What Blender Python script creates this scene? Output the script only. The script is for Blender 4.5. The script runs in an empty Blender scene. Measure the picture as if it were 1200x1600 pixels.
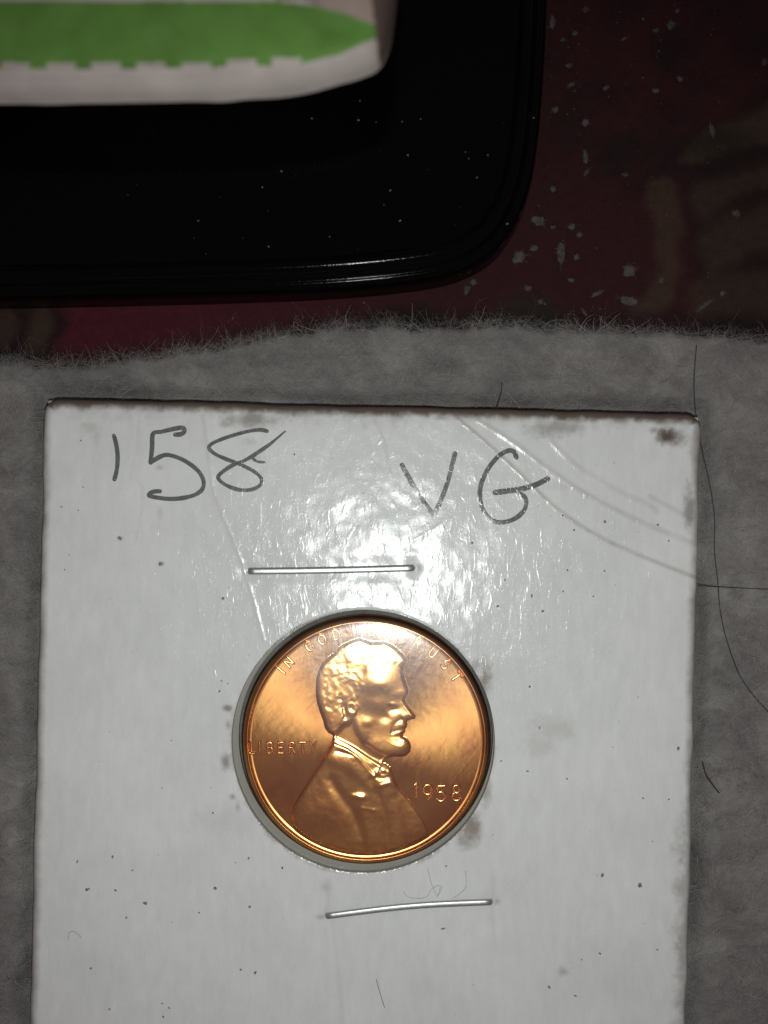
import bpy, math, random
import numpy as np
from mathutils import Vector

sc = bpy.context.scene
COL = sc.collection
sc.unit_settings.system = 'METRIC'
sc.unit_settings.scale_length = 0.01          # one unit is one centimetre

# ------------------------------------------------------------------ camera, world, lamp, exposure
D = 10.0                                       # lens above the face of the card
cd = bpy.data.cameras.new('camera')
cam = bpy.data.objects.new('camera', cd); COL.objects.link(cam)
cam.location = (0, 0, D)
cd.sensor_fit = 'VERTICAL'; cd.sensor_height = 24.0; cd.sensor_width = 18.0
cd.lens = 12.0 / (4.0 / D)
cd.clip_start = 0.05; cd.clip_end = 200
cd.dof.use_dof = True; cd.dof.focus_distance = D + 0.10; cd.dof.aperture_fstop = 0.075
sc.camera = cam

w = bpy.data.worlds.new('World'); sc.world = w; w.use_nodes = True
bg = w.node_tree.nodes['Background']
bg.inputs[0].default_value = (1.0, 0.72, 0.85, 1); bg.inputs[1].default_value = 0.125

fl = bpy.data.lights.new('phone_flash', 'SPOT')
fl.energy = 2400; fl.shadow_soft_size = 0.22; fl.color = (0.94, 1.0, 0.955); fl.spot_size = math.radians(76); fl.spot_blend = 1.0
flo = bpy.data.objects.new('phone_flash', fl); COL.objects.link(flo)
flo.location = (0.12, -0.90, D)

sc.view_settings.view_transform = 'Standard'; sc.view_settings.look = 'None'
sc.view_settings.exposure = 0.0; sc.view_settings.gamma = 1.0
sc.render.engine = 'CYCLES'
sc.cycles.max_bounces = 8; sc.cycles.transparent_max_bounces = 12
sc.cycles.caustics_reflective = False; sc.cycles.caustics_refractive = False

# ------------------------------------------------------------------ helpers
rng = np.random.default_rng(58)
random.seed(58)
PX = 0.005                                     # one photograph pixel on the face of the card, in cm

def W(x, y, z=0.0):
    k = (D - z) / D * PX
    return ((x - 600) * k, (800 - y) * k, z)
def WA(pts, z=0.0):
    a = np.asarray(pts, float); k = (D - z) / D * PX
    return np.stack([(a[:, 0] - 600) * k, (800 - a[:, 1]) * k], 1)
def zz(scale, ox, oy):
    return lambda pts: [(ox + x / scale, oy + y / scale) for x, y in pts]

def noise2(x, y, cell, seed, octaves=1, pers=0.5):
    """smooth value noise, -1..1"""
    out = np.zeros(np.broadcast(x, y).shape); amp = 1.0; tot = 0.0
    for o in range(octaves):
        r = np.random.default_rng(seed + 101 * o); L = 256
        T = r.uniform(-1, 1, (L, L))
        fx = x / cell + 37.3 * o; fy = y / cell + 11.7 * o
        ix = np.floor(fx).astype(int); iy = np.floor(fy).astype(int)
        tx = fx - ix; ty = fy - iy
        tx = tx * tx * tx * (tx * (6 * tx - 15) + 10); ty = ty * ty * ty * (ty * (6 * ty - 15) + 10)
        a = T[ix % L, iy % L]; b = T[(ix + 1) % L, iy % L]; c = T[ix % L, (iy + 1) % L]; d = T[(ix + 1) % L, (iy + 1) % L]
        out += amp * ((a * (1 - tx) + b * tx) * (1 - ty) + (c * (1 - tx) + d * tx) * ty)
        tot += amp; amp *= pers; cell = cell * 0.5
    return out / tot

def seg_dist(x, y, pts, closed=False):
    pts = list(pts)
    if closed: pts = pts + [pts[0]]
    best = np.full(x.shape, 1e18)
    for (ax, ay), (bx, by) in zip(pts[:-1], pts[1:]):
        dx, dy = bx - ax, by - ay; L = dx * dx + dy * dy + 1e-12
        t = np.clip(((x - ax) * dx + (y - ay) * dy) / L, 0, 1)
        np.minimum(best, (x - ax - t * dx) ** 2 + (y - ay - t * dy) ** 2, out=best)
    return np.sqrt(best)
def inside(x, y, pts):
    r = np.zeros(x.shape, bool); n = len(pts); j = n - 1
    for i in range(n):
        xi, yi = pts[i]; xj, yj = pts[j]
        if yi != yj:
            r ^= ((yi > y) != (yj > y)) & (x < (xj - xi) * (y - yi) / (yj - yi) + xi)
        j = i
    return r
def sdist(x, y, pts):
    d = seg_dist(x, y, pts, True)
    return np.where(inside(x, y, pts), d, -d)
def sstep(a, b, v):
    t = np.clip((v - a) / (b - a), 0, 1); return t * t * (3 - 2 * t)
def smooth_curve(pts, n=8, closed=False):
    p = [np.array(q, float) for q in pts]; out = []
    N = len(p); rngi = range(N if closed else N - 1)
    for i in rngi:
        if closed: p0, p1, p2, p3 = p[(i - 1) % N], p[i], p[(i + 1) % N], p[(i + 2) % N]
        else: p0, p1, p2, p3 = p[max(i - 1, 0)], p[i], p[i + 1], p[min(i + 2, N - 1)]
        for k in range(n):
            t = k / n
            out.append(0.5 * ((2 * p1) + (-p0 + p2) * t + (2 * p0 - 5 * p1 + 4 * p2 - p3) * t * t + (-p0 + 3 * p1 - 3 * p2 + p3) * t ** 3))
    if not closed: out.append(p[-1])
    return [tuple(q) for q in out]

def mesh_np(name, V, F, mat=None, parent=None, normals=None, attrs=None, smooth=True):
    V = np.asarray(V, np.float32); F = np.asarray(F, np.int32)
    me = bpy.data.meshes.new(name)
    me.vertices.add(len(V)); me.vertices.foreach_set('co', V.ravel())
    k = F.shape[1]
    me.loops.add(F.size); me.loops.foreach_set('vertex_index', F.ravel())
    me.polygons.add(len(F)); me.polygons.foreach_set('loop_start', np.arange(0, F.size, k, dtype=np.int32))
    me.update(calc_edges=True)
    me.polygons.foreach_set('use_smooth', np.full(len(F), smooth))
    for an, av in (attrs or {}).items():
        av = np.asarray(av, np.float32)
        if av.ndim == 1:
            at = me.attributes.new(an, 'FLOAT', 'POINT'); at.data.foreach_set('value', av)
        else:
            at = me.attributes.new(an, 'FLOAT_COLOR', 'POINT')
            at.data.foreach_set('color', np.concatenate([av, np.ones((len(av), 1), np.float32)], 1).ravel())
    if normals is not None: me.normals_split_custom_set_from_vertices(np.asarray(normals, np.float32))
    me.validate()
    o = bpy.data.objects.new(name, me); COL.objects.link(o)
    if mat: me.materials.append(mat)
    if parent: o.parent = parent
    return o
def sub(V, F, mask_f, normals=None, attrs=None):
    f = F[mask_f]; u, inv = np.unique(f, return_inverse=True)
    return V[u], inv.reshape(f.shape), (None if normals is None else normals[u]), ({k: v[u] for k, v in attrs.items()} if attrs else None)
def grid_faces(nx, ny):
    i = np.arange(nx - 1)[:, None]; j = np.arange(ny - 1)[None, :]
    a = i * ny + j
    return np.stack([a, a + ny, a + ny + 1, a + 1], -1).reshape(-1, 4)
def grid_normals(H, dx, dy):
    gx, gy = np.gradient(H, dx, dy)
    n = np.stack([-gx, -gy, np.ones_like(H)], -1); n /= np.linalg.norm(n, axis=-1, keepdims=True)
    return n.reshape(-1, 3)
def tag(o, label=None, cat=None, group=None, kind=None):
    if label: o['label'] = label
    if cat: o['category'] = cat
    if group: o['group'] = group
    if kind: o['kind'] = kind
    return o
def empty(name, loc):
    o = bpy.data.objects.new(name, None); COL.objects.link(o); o.location = loc
    o.empty_display_size = 0.2
    return o
def lathe(profile, n, cx=0, cy=0, fz=None, close=False):
    """profile [(r, z)] outward; returns V, F"""
    P = np.array(profile, float); m = len(P)
    a = np.linspace(0, 2 * math.pi, n, endpoint=False)
    V = np.stack([cx + P[None, :, 0] * np.cos(a)[:, None], cy + P[None, :, 0] * np.sin(a)[:, None],
                  np.repeat(P[None, :, 1], n, 0)], -1)
    if fz is not None: V[..., 2] += fz(a[:, None], P[None, :, 0])
    i = np.arange(n)[:, None]; j = np.arange(m - 1)[None, :]
    A = i * m + j; B = ((i + 1) % n) * m + j
    F = np.stack([A, A + 1, B + 1, B], -1).reshape(-1, 4)
    return V.reshape(-1, 3), F
def ribbon(pts, width, zf, thick=0.0015, prof='flat', taper=0.0):
    """a stroke of given width following pts (cm), lying on zf(x, y)"""
    P = np.array(pts, float); n = len(P)
    T = np.gradient(P, axis=0); T /= np.linalg.norm(T, axis=1, keepdims=True) + 1e-12
    N = np.stack([-T[:, 1], T[:, 0]], 1)
    wv = np.broadcast_to(np.asarray(width, float), (n,)).copy()
    if taper:
        s = np.linspace(0, 1, n); wv *= np.clip(np.minimum(s, 1 - s) / taper, 0.35, 1) ** 0.5
    if prof == 'flat': prf = [(-0.5, 0.8), (-0.25, 1), (0, 1), (0.25, 1), (0.5, 0.8)]
    else: prf = [(-0.5, -0.2), (-0.38, 0.70), (-0.26, 0.97), (0, 1.02), (0.26, 0.97), (0.38, 0.70), (0.5, -0.2)]
    k = len(prf); V = np.zeros((n, k, 3))
    for q, (u, h) in enumerate(prf):
        xy = P + N * (u * wv)[:, None]
        V[:, q, :2] = xy; V[:, q, 2] = zf(xy[:, 0], xy[:, 1]) + h * thick
    i = np.arange(n - 1)[:, None]; j = np.arange(k - 1)[None, :]; A = i * k + j
    F = np.stack([A, A + 1, A + k + 1, A + k], -1).reshape(-1, 4)
    # rounded ends: half discs
    VV = [V.reshape(-1, 3)]; FF = [F]; off = n * k
    for e, sg in ((0, -1), (n - 1, 1)):
        c = P[e]; t = T[e] * sg; nn = N[e]; m = 8
        ring = [c + wv[e] * 0.5 * (math.cos(a) * t + math.sin(a) * nn) for a in np.linspace(-math.pi / 2, math.pi / 2, m)]
        R = np.array([c] + ring); R3 = np.zeros((m + 1, 3)); R3[:, :2] = R
        R3[:, 2] = zf(R[:, 0], R[:, 1]) + thick * np.array([1.0] + [prf[0][1]] * m)
        inner = [c + wv[e] * 0.36 * (math.cos(a) * t + math.sin(a) * nn) for a in np.linspace(-math.pi / 2, math.pi / 2, m)]
        I = np.array(inner); I3 = np.zeros((m, 3)); I3[:, :2] = I; I3[:, 2] = zf(I[:, 0], I[:, 1]) + thick * 0.9
        VV.append(np.concatenate([R3, I3]));
        f = []
        for q in range(m - 1):
            f.append((off, off + m + 1 + q, off + m + 2 + q, off + m + 2 + q)) if False else None
            f.append((off + 1 + q, off + 2 + q, off + m + 2 + q, off + m + 1 + q))
        for q in range(0, m - 2, 2):
            f.append((off, off + m + 1 + q, off + m + 2 + q, off + m + 3 + q))
        f = [g for g in f if len(set(g)) == 4]
        FF.append(np.array(f) if sg > 0 else np.array(f)[:, ::-1]); off += 2 * m + 1
    return np.concatenate(VV), np.concatenate(FF)
def join(parts):
    V, F, o = [], [], 0
    for v, f in parts:
        V.append(v); F.append(np.asarray(f) + o); o += len(v)
    return np.concatenate(V), np.concatenate(F)
def tube(pts, rad, sides=10, squash=1.0, flat=1.0, power=1.0):
    P = np.array(pts, float); n = len(P)
    T = np.gradient(P, axis=0); T /= np.linalg.norm(T, axis=1, keepdims=True) + 1e-12
    up = np.array([0.0, 0.0, 1.0]); ref = np.where(np.abs(T @ up)[:, None] > 0.9, np.array([[0.0, 1.0, 0.0]]), up[None])
    mainT = P[-1] - P[0]; mainT /= np.linalg.norm(mainT)
    A = np.cross(np.broadcast_to(np.cross(mainT, up), T.shape), T); A /= np.linalg.norm(A, axis=1, keepdims=True) + 1e-12
    Bv = np.cross(T, A)
    rv = np.broadcast_to(np.asarray(rad, float), (n,))
    a = np.linspace(0, 2 * math.pi, sides, endpoint=False)
    ca_, sa_ = np.sign(np.cos(a)) * np.abs(np.cos(a)) ** power, np.sign(np.sin(a)) * np.abs(np.sin(a)) ** power
    V = P[:, None] + rv[:, None, None] * (ca_[None, :, None] * A[:, None] * squash + sa_[None, :, None] * Bv[:, None] * flat)
    i = np.arange(n - 1)[:, None]; j = np.arange(sides)[None, :]
    A0 = i * sides + j; A1 = i * sides + (j + 1) % sides
    F = np.stack([A0, A1, A1 + sides, A0 + sides], -1).reshape(-1, 4)
    return V.reshape(-1, 3), F
def fibres(P0, ang, length, width, lift, curl, seg=5, seed=1):
    """thin curved strips; P0 (n,3) roots, ang heading, lift rise of the tip"""
    r = np.random.default_rng(seed); n = len(P0); k = seg + 1
    a = ang[:, None] + np.cumsum(r.normal(0, 1, (n, k)) * curl[:, None] / seg, 1) + r.normal(0, 1, (n, 1)) * np.linspace(0, 1, k)[None] * curl[:, None]
    st = (length / seg)[:, None]
    X = P0[:, 0:1] + np.cumsum(np.cos(a) * st, 1) - np.cos(a[:, :1]) * st
    Y = P0[:, 1:2] + np.cumsum(np.sin(a) * st, 1) - np.sin(a[:, :1]) * st
    t = np.linspace(0, 1, k)[None]
    Z = P0[:, 2:3] + lift[:, None] * np.sin(t * math.pi * r.uniform(0.5, 0.95, (n, 1)))
    wd = (width[:, None] * (1 - 0.6 * t)) * 0.5
    nx, ny = -np.sin(a), np.cos(a)
    tilt = r.normal(0, 0.5, (n, 1))
    L = np.stack([X + nx * wd, Y + ny * wd, Z + tilt * wd], -1); R = np.stack([X - nx * wd, Y - ny * wd, Z - tilt * wd], -1)
    V = np.stack([L, R], 2).reshape(n, k * 2, 3)
    b = (np.arange(n) * k * 2)[:, None] + (np.arange(seg) * 2)[None]
    F = np.stack([b, b + 1, b + 3, b + 2], -1).reshape(-1, 4)
    return V.reshape(-1, 3), F

# ------------------------------------------------------------------ materials
class NT:
    def __init__(s, name):
        s.m = bpy.data.materials.new(name); s.m.use_nodes = True; s.t = s.m.node_tree; s.t.nodes.clear()
        s.out = s.n('ShaderNodeOutputMaterial')
    def n(s, typ, **kw):
        nd = s.t.nodes.new(typ)
        for k, v in kw.items():
            if k.startswith('i_'): nd.inputs[k[2:].replace('_', ' ')].default_value = v
            else: setattr(nd, k, v)
        return nd
    def l(s, a, b): s.t.links.new(a, b)
    def pos(s): return s.n('ShaderNodeNewGeometry').outputs['Position']
    def mapping(s, vec, scale=(1, 1, 1), rot=(0, 0, 0), loc=(0, 0, 0)):
        m = s.n('ShaderNodeMapping'); s.l(vec, m.inputs[0])
        m.inputs['Scale'].default_value = scale; m.inputs['Rotation'].default_value = rot; m.inputs['Location'].default_value = loc
        return m.outputs[0]
    def noise(s, vec, scale, detail=4, rough=0.5, dist=0.0):
        nd = s.n('ShaderNodeTexNoise'); s.l(vec, nd.inputs['Vector'])
        nd.inputs['Scale'].default_value = scale; nd.inputs['Detail'].default_value = detail
        nd.inputs['Roughness'].default_value = rough; nd.inputs['Distortion'].default_value = dist
        return nd.outputs['Fac']
    def ramp(s, fac, stops):
        r = s.n('ShaderNodeValToRGB'); s.l(fac, r.inputs[0]); e = r.color_ramp.elements
        while len(e) < len(stops): e.new(0.5)
        for el, (p, c) in zip(e, stops):
            el.position = p; el.color = c if len(c) == 4 else (*c, 1)
        return r.outputs[0]
    def mix(s, fac, a, b, blend='MIX'):
        m = s.n('ShaderNodeMix', data_type='RGBA', blend_type=blend)
        for v, i in ((fac, 0), (a, 6), (b, 7)):
            if hasattr(v, 'links') or hasattr(v, 'is_linked'): s.l(v, m.inputs[i])
            else: m.inputs[i].default_value = v if i == 0 else ((*v, 1) if len(v) == 3 else v)
        return m.outputs[2]
    def math(s, op, a, b=0.0, c=None, clamp=False):
        m = s.n('ShaderNodeMath', operation=op, use_clamp=clamp)
        for i, v in enumerate((a, b) if c is None else (a, b, c)):
            if hasattr(v, 'is_linked'): s.l(v, m.inputs[i])
            else: m.inputs[i].default_value = v
        return m.outputs[0]
    def attr(s, name, out='Fac'):
        a = s.n('ShaderNodeAttribute', attribute_name=name); return a.outputs[out]
    def bump(s, h, dist, strength=1.0, normal=None):
        b = s.n('ShaderNodeBump'); s.l(h, b.inputs['Height']); b.inputs['Distance'].default_value = dist; b.inputs['Strength'].default_value = strength
        if normal is not None: s.l(normal, b.inputs['Normal'])
        return b.outputs[0]
    def bsdf(s, **kw):
        p = s.n('ShaderNodeBsdfPrincipled')
        for k, v in kw.items():
            i = p.inputs[k.replace('_', ' ')]
            if hasattr(v, 'is_linked'): s.l(v, i)
            else: i.default_value = (*v, 1) if isinstance(v, tuple) and len(v) == 3 and i.type == 'RGBA' else v
        s.l(p.outputs[0], s.out.inputs[0]); return p

def coat_bump(n):
    """the brushed, slightly wavy gloss of the coated card: short upright streaks"""
    p = n.pos()
    a = n.noise(n.mapping(p, (1, 0.24, 1)), 30, 3, 0.6, 0.6)
    b = n.noise(n.mapping(p, (1, 0.8, 1)), 60, 2, 0.6)
    c = n.noise(p, 3.0, 2, 0.5)
    h = n.math('ADD', n.math('MULTIPLY', a, 0.35), n.math('MULTIPLY', n.math('MAXIMUM', n.math('SUBTRACT', b, 0.58), 0.0), 1.6))
    a2 = n.noise(n.mapping(p, (1, 0.35, 1), (0, 0, 0.06), (3, 1, 0)), 19, 2, 0.5, 0.8)
    h = n.math('ADD', h, n.math('MULTIPLY', n.math('MAXIMUM', n.math('SUBTRACT', a2, 0.53), 0.0), 3.0))
    h = n.math('ADD', h, n.math('MULTIPLY', c, 9.0))
    return n.bump(h, 0.00135)

def mat_card():
    n = NT('coated_white_card'); p = n.pos()
    f1 = n.noise(p, 1.3, 5, 0.6); f2 = n.noise(n.mapping(p, (1, 0.3, 1)), 14, 4, 0.6); f3 = n.noise(p, 90, 2, 0.5)
    base = n.ramp(f1, [(0.3, (0.69, 0.705, 0.70)), (0.7, (0.77, 0.785, 0.775))])
    base = n.mix(0.22, base, n.ramp(f2, [(0.3, (0.46, 0.45, 0.44)), (0.75, (0.86, 0.86, 0.84))]), 'MULTIPLY')
    base = n.mix(0.10, base, n.ramp(f3, [(0.3, (0.4, 0.4, 0.4)), (0.7, (1, 1, 1))]), 'MULTIPLY')
    base = n.mix(n.attr('smudge'), base, (0.215, 0.18, 0.135))
    base = n.mix(n.attr('stain_shade'), base, (0.075, 0.047, 0.028))
    n.bsdf(Base_Color=base, Roughness=0.6, Specular_IOR_Level=0.15, Coat_Weight=n.math('MULTIPLY_ADD', n.attr('stain_shade'), -0.45, 0.45, clamp=True), Coat_Roughness=0.18, Coat_IOR=1.5, Coat_Normal=coat_bump(n))
    return n.m
def mat_ink():
    n = NT('grey_pen_ink'); p = n.pos()
    f = n.noise(p, 22, 4, 0.6)
    n.bsdf(Base_Color=n.ramp(f, [(0.3, (0.075, 0.081, 0.084)), (0.75, (0.155, 0.162, 0.165))]), Roughness=0.6, Specular_IOR_Level=0.2,
           Coat_Weight=0.8, Coat_Roughness=0.16, Coat_Normal=coat_bump(n))
    return n.m
def mat_metal(name, base, rough, lo=0.8):
    n = NT(name); p = n.pos()
    f = n.noise(p, 45, 4, 0.6)
    n.bsdf(Base_Color=n.mix(n.ramp(f, [(0.35, (0, 0, 0)), (0.7, (1, 1, 1))]), tuple(c * lo for c in base), base), Metallic=1.0, Roughness=rough,
           Normal=n.bump(f, 0.001))
    return n.m
COIN = W(572, 1160)
def mat_copper(name, lobes):
    """lobes: (weight, roughness, anisotropy); the flow lines of the strike run out from the centre"""
    n = NT(name); p = n.pos()
    s = n.n('ShaderNodeVectorMath', operation='SUBTRACT'); n.l(p, s.inputs[0]); s.inputs[1].default_value = (COIN[0], COIN[1], 0)
    c = n.n('ShaderNodeVectorMath', operation='MULTIPLY'); c.inputs[1].default_value = (1, 1, 0); n.l(s.outputs[0], c.inputs[0])
    nz = n.n('ShaderNodeVectorMath', operation='NORMALIZE'); n.l(c.outputs[0], nz.inputs[0])
    grain = n.noise(p, 130, 3, 0.7); tone = n.noise(p, 2.6, 4, 0.6); spot = n.noise(p, 38, 2, 0.5)
    base = n.ramp(tone, [(0.3, (0.58, 0.238, 0.090)), (0.5, (0.77, 0.37, 0.125)), (0.72, (0.86, 0.46, 0.16))])
    base = n.mix(n.ramp(spot, [(0.70, (0, 0, 0)), (0.76, (0.5, 0.5, 0.5))]), base, (0.22, 0.11, 0.06))
    sa_ = n.noise(n.mapping(n.mapping(p, (1, 1, 1), (0, 0, 0.7)), (1, 0.02, 1)), 70, 1, 0.5); sb_ = n.noise(n.mapping(n.mapping(p, (1, 1, 1), (0, 0, -0.9), (5, 2, 0)), (1, 0.03, 1)), 55, 1, 0.5)
    scr = n.math('ADD', n.math('MAXIMUM', n.math('SUBTRACT', sa_, 0.68), 0.0), n.math('MAXIMUM', n.math('SUBTRACT', sb_, 0.69), 0.0))
    nor = n.bump(n.math('ADD', grain, n.math('MULTIPLY', scr, 4.0)), 0.00018)
    last = None; tot = 0.0
    for wt, r, an in lobes:
        g = n.n('ShaderNodeBsdfAnisotropic', distribution='BECKMANN'); n.l(base, g.inputs['Color']); n.l(nor, g.inputs['Normal']); n.l(nz.outputs[0], g.inputs['Tangent'])
        g.inputs['Roughness'].default_value = r; g.inputs['Anisotropy'].default_value = an
        tot += wt
        if last is None: last = g.outputs[0]
        else:
            m = n.n('ShaderNodeMixShader'); m.inputs[0].default_value = wt / tot
            n.l(last, m.inputs[1]); n.l(g.outputs[0], m.inputs[2]); last = m.outputs[0]
    n.l(last, n.out.inputs[0])
    return n.m
def mat_film():
    n = NT('clear_film'); p = n.pos()
    h = n.math('ADD', n.noise(n.mapping(p, (1, 0.5, 1)), 9, 3, 0.6, 0.5), n.math('MULTIPLY', n.noise(p, 50, 3, 0.6), 0.12))
    nor = n.bump(h, 0.0014)
    g = n.n('ShaderNodeBsdfGlossy'); g.inputs['Roughness'].default_value = 0.21; n.l(nor, g.inputs['Normal']); g.inputs['Color'].default_value = (1, 1, 1, 1)
    t = n.n('ShaderNodeBsdfTransparent'); t.inputs['Color'].default_value = (0.97, 0.965, 0.95, 1)
    m = n.n('ShaderNodeMixShader'); fr = n.n('ShaderNodeFresnel'); fr.inputs['IOR'].default_value = 1.5
    n.l(fr.outputs[0], m.inputs[0]); n.l(t.outputs[0], m.inputs[1]); n.l(g.outputs[0], m.inputs[2]); n.l(m.outputs[0], n.out.inputs[0])
    return n.m
def mat_felt():
    n = NT('grey_felt'); p = n.pos()
    f1 = n.noise(p, 1.1, 5, 0.65, 0.6); f2 = n.noise(n.mapping(p, (0.9, 1.2, 1), (0, 0, 0.25)), 3.6, 7, 0.72, 0.7); f3 = n.noise(p, 60, 3, 0.6)
    c = n.ramp(f1, [(0.28, (0.165, 0.155, 0.15)), (0.72, (0.325, 0.312, 0.298))])
    c = n.mix(0.8, c, n.ramp(f2, [(0.3, (0.52, 0.50, 0.51)), (0.68, (1.1, 1.1, 1.1))]), 'MULTIPLY')
    c = n.mix(0.35, c, n.ramp(f3, [(0.3, (0.45, 0.45, 0.45)), (0.7, (1, 1, 1))]), 'MULTIPLY')
    n.bsdf(Base_Color=c, Roughness=1.0, Specular_IOR_Level=0.05, Normal=n.bump(n.math('ADD', f3, n.math('MULTIPLY', f2, 2.0)), 0.012))
    return n.m
def mat_plain(name, c, rough=0.8, spec=0.2, var=0.25, sc_=8.0, coat=0.0):
    n = NT(name); p = n.pos(); f = n.noise(p, sc_, 4, 0.6)
    n.bsdf(Base_Color=n.ramp(f, [(0.3, tuple(v * (1 - var) for v in c)), (0.7, tuple(min(1, v * (1 + var)) for v in c))]), Roughness=rough,
           Specular_IOR_Level=spec, Coat_Weight=coat, Coat_Roughness=0.3)
    return n.m
def mat_attr_cloth():
    n = NT('printed_cloth'); p = n.pos()
    wv1 = n.n('ShaderNodeTexWave', wave_type='BANDS', bands_direction='X'); n.l(p, wv1.inputs['Vector']); wv1.inputs['Scale'].default_value = 14; wv1.inputs['Distortion'].default_value = 1.5
    wv2 = n.n('ShaderNodeTexWave', wave_type='BANDS', bands_direction='Y'); n.l(p, wv2.inputs['Vector']); wv2.inputs['Scale'].default_value = 14; wv2.inputs['Distortion'].default_value = 1.5
    h = n.math('MAXIMUM', wv1.outputs['Fac'], wv2.outputs['Fac'])
    f = n.noise(p, 16, 5, 0.7)
    c = n.mix(0.55, n.attr('print', 'Color'), n.ramp(f, [(0.3, (0.35, 0.35, 0.35)), (0.72, (1.0, 1.0, 1.0))]), 'MULTIPLY')  # 'print' holds the cloth print and the painted felt shadow
    n.bsdf(Base_Color=c, Roughness=0.85, Specular_IOR_Level=0.15, Normal=n.bump(n.math('ADD', n.math('MULTIPLY', h, 0.3), f), 0.008))
    return n.m
def mat_black():
    n = NT('glossy_black_plastic'); p = n.pos()
    f = n.noise(p, 70, 3, 0.6)
    n.bsdf(Base_Color=(0.0012, 0.0012, 0.0013), Roughness=n.math('MULTIPLY_ADD', f, 0.08, 0.06), Specular_IOR_Level=0.11, Normal=n.bump(n.noise(p, 25, 3, 0.6), 0.0012))
    return n.m
M_CARD = mat_card(); M_INK = mat_ink(); M_COPPER = mat_copper('struck_copper_field', [(0.77, 0.17, 0.0), (0.18, 0.35, 0.64), (0.035, 0.62, 0.0)]); M_RELIEF = mat_copper('struck_copper_relief', [(0.62, 0.235, 0.0), (0.11, 0.38, 0.2), (0.03, 0.62, 0.0)]); M_COAT = mat_copper('struck_copper_coat', [(0.70, 0.21, 0.0), (0.085, 0.38, 0.2), (0.03, 0.62, 0.0)]); M_RIM = mat_copper('struck_copper_rim', [(0.45, 0.27, 0.0), (0.20, 0.42, 0.0), (0.05, 0.65, 0.0)]); M_FILM = mat_film(); M_FELT = mat_felt()
M_STEEL = mat_metal('staple_steel', (0.60, 0.615, 0.62), 0.44)
M_CLOTH = mat_attr_cloth(); M_BLACK = mat_black()
M_FIBRE = mat_plain('felt_fibre', (0.25, 0.238, 0.226), 0.9, 0.1, 0.3, 5)
M_HAIR = mat_plain('dark_hair', (0.022, 0.018, 0.017), 0.45, 0.4, 0.2)
M_LINT = mat_plain('pale_lint', (0.068, 0.060, 0.058), 0.95, 0.1, 0.45, 20)
M_DUST = mat_plain('pale_dust', (0.15, 0.143, 0.137), 0.95, 0.1, 0.4, 30)
M_SPECK = mat_plain('dark_grit', (0.19, 0.175, 0.165), 0.9, 0.1, 0.4, 30)
M_WHITE = mat_plain('white_wrapper', (0.60, 0.55, 0.505), 0.6, 0.25, 0.1, 3)
M_GREEN = mat_plain('green_print', (0.14, 0.315, 0.06), 0.6, 0.25, 0.12, 4)
M_TAN = mat_plain('brown_film', (0.13, 0.10, 0.082), 0.6, 0.2, 0.2, 4)
M_PINK = mat_plain('tan_film', (0.40, 0.325, 0.275), 0.6, 0.25, 0.12, 4)

# ------------------------------------------------------------------ patterned cloth (the surface everything lies on)
ZC = -0.34
nx, ny = 330, 260
xs = np.linspace(-6.5, 6.5, nx); ys = np.linspace(-6, 7, ny)
# denser where the cloth is in view
xs = np.sort(np.concatenate([np.linspace(-7, -3.4, 30), np.linspace(-3.35, 3.35, 470), np.linspace(3.4, 7, 30)]))
ys = np.sort(np.concatenate([np.linspace(-7, 0.9, 40), np.linspace(0.95, 4.3, 260), np.linspace(4.35, 8, 30)]))
X, Y = np.meshgrid(xs, ys, indexing='ij')
kk = (D - ZC) / D * PX
U = X / kk + 600; Vp = 800 - Y / kk
Uw = U + 7 * noise2(U, Vp, 30, 5, 2); Vw = Vp + 7 * noise2(U, Vp, 30, 6, 2)
col = np.zeros(X.shape + (3,)); col[:] = (0.035, 0.0095, 0.0112)
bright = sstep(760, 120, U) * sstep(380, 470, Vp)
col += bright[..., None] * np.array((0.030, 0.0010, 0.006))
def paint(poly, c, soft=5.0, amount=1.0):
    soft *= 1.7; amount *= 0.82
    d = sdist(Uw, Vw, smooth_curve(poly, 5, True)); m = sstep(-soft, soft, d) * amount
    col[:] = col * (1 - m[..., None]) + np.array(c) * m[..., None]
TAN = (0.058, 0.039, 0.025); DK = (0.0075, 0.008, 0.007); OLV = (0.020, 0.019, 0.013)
paint([(985, 300), (1050, 235), (1130, 190), (1260, 120), (1300, 500), (1200, 510), (1120, 505), (1090, 440), (1080, 340), (1060, 280), (1020, 290)], DK, 14, 0.75)
paint([(1062, 248), (1110, 205), (1180, 172), (1260, 140), (1260, 205), (1180, 228), (1120, 246), (1080, 256)], TAN, 6, 0.8)
paint([(1015, 285), (1045, 280), (1062, 310), (1066, 370), (1060, 430), (1046, 480), (1005, 492), (985, 488), (1020, 450), (1028, 400), (1022, 350), (1008, 315)], TAN, 6, 0.75)
paint([(1085, 290), (1140, 275), (1260, 240), (1260, 300), (1180, 300), (1120, 330), (1090, 340)], TAN, 8, 0.62)
paint([(1095, 360), (1150, 335), (1260, 325), (1260, 400), (1180, 395), (1110, 430), (1098, 400)], TAN, 10, 0.62)
paint([(1080, 450), (1150, 425), (1260, 425), (1260, 500), (1150, 495), (1090, 492)], TAN, 10, 0.58)
paint([(770, 500), (800, 465), (850, 462), (880, 490), (860, 520), (800, 525)], OLV, 14, 0.9)
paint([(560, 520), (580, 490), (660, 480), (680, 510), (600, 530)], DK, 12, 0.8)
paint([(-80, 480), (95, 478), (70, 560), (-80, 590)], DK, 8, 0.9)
paint([(-30, 487), (28, 487), (12, 545), (-40, 560)], TAN, 6, 0.7)
paint([(50, 488), (80, 488), (66, 555), (40, 560)], TAN, 6, 0.75)
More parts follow.
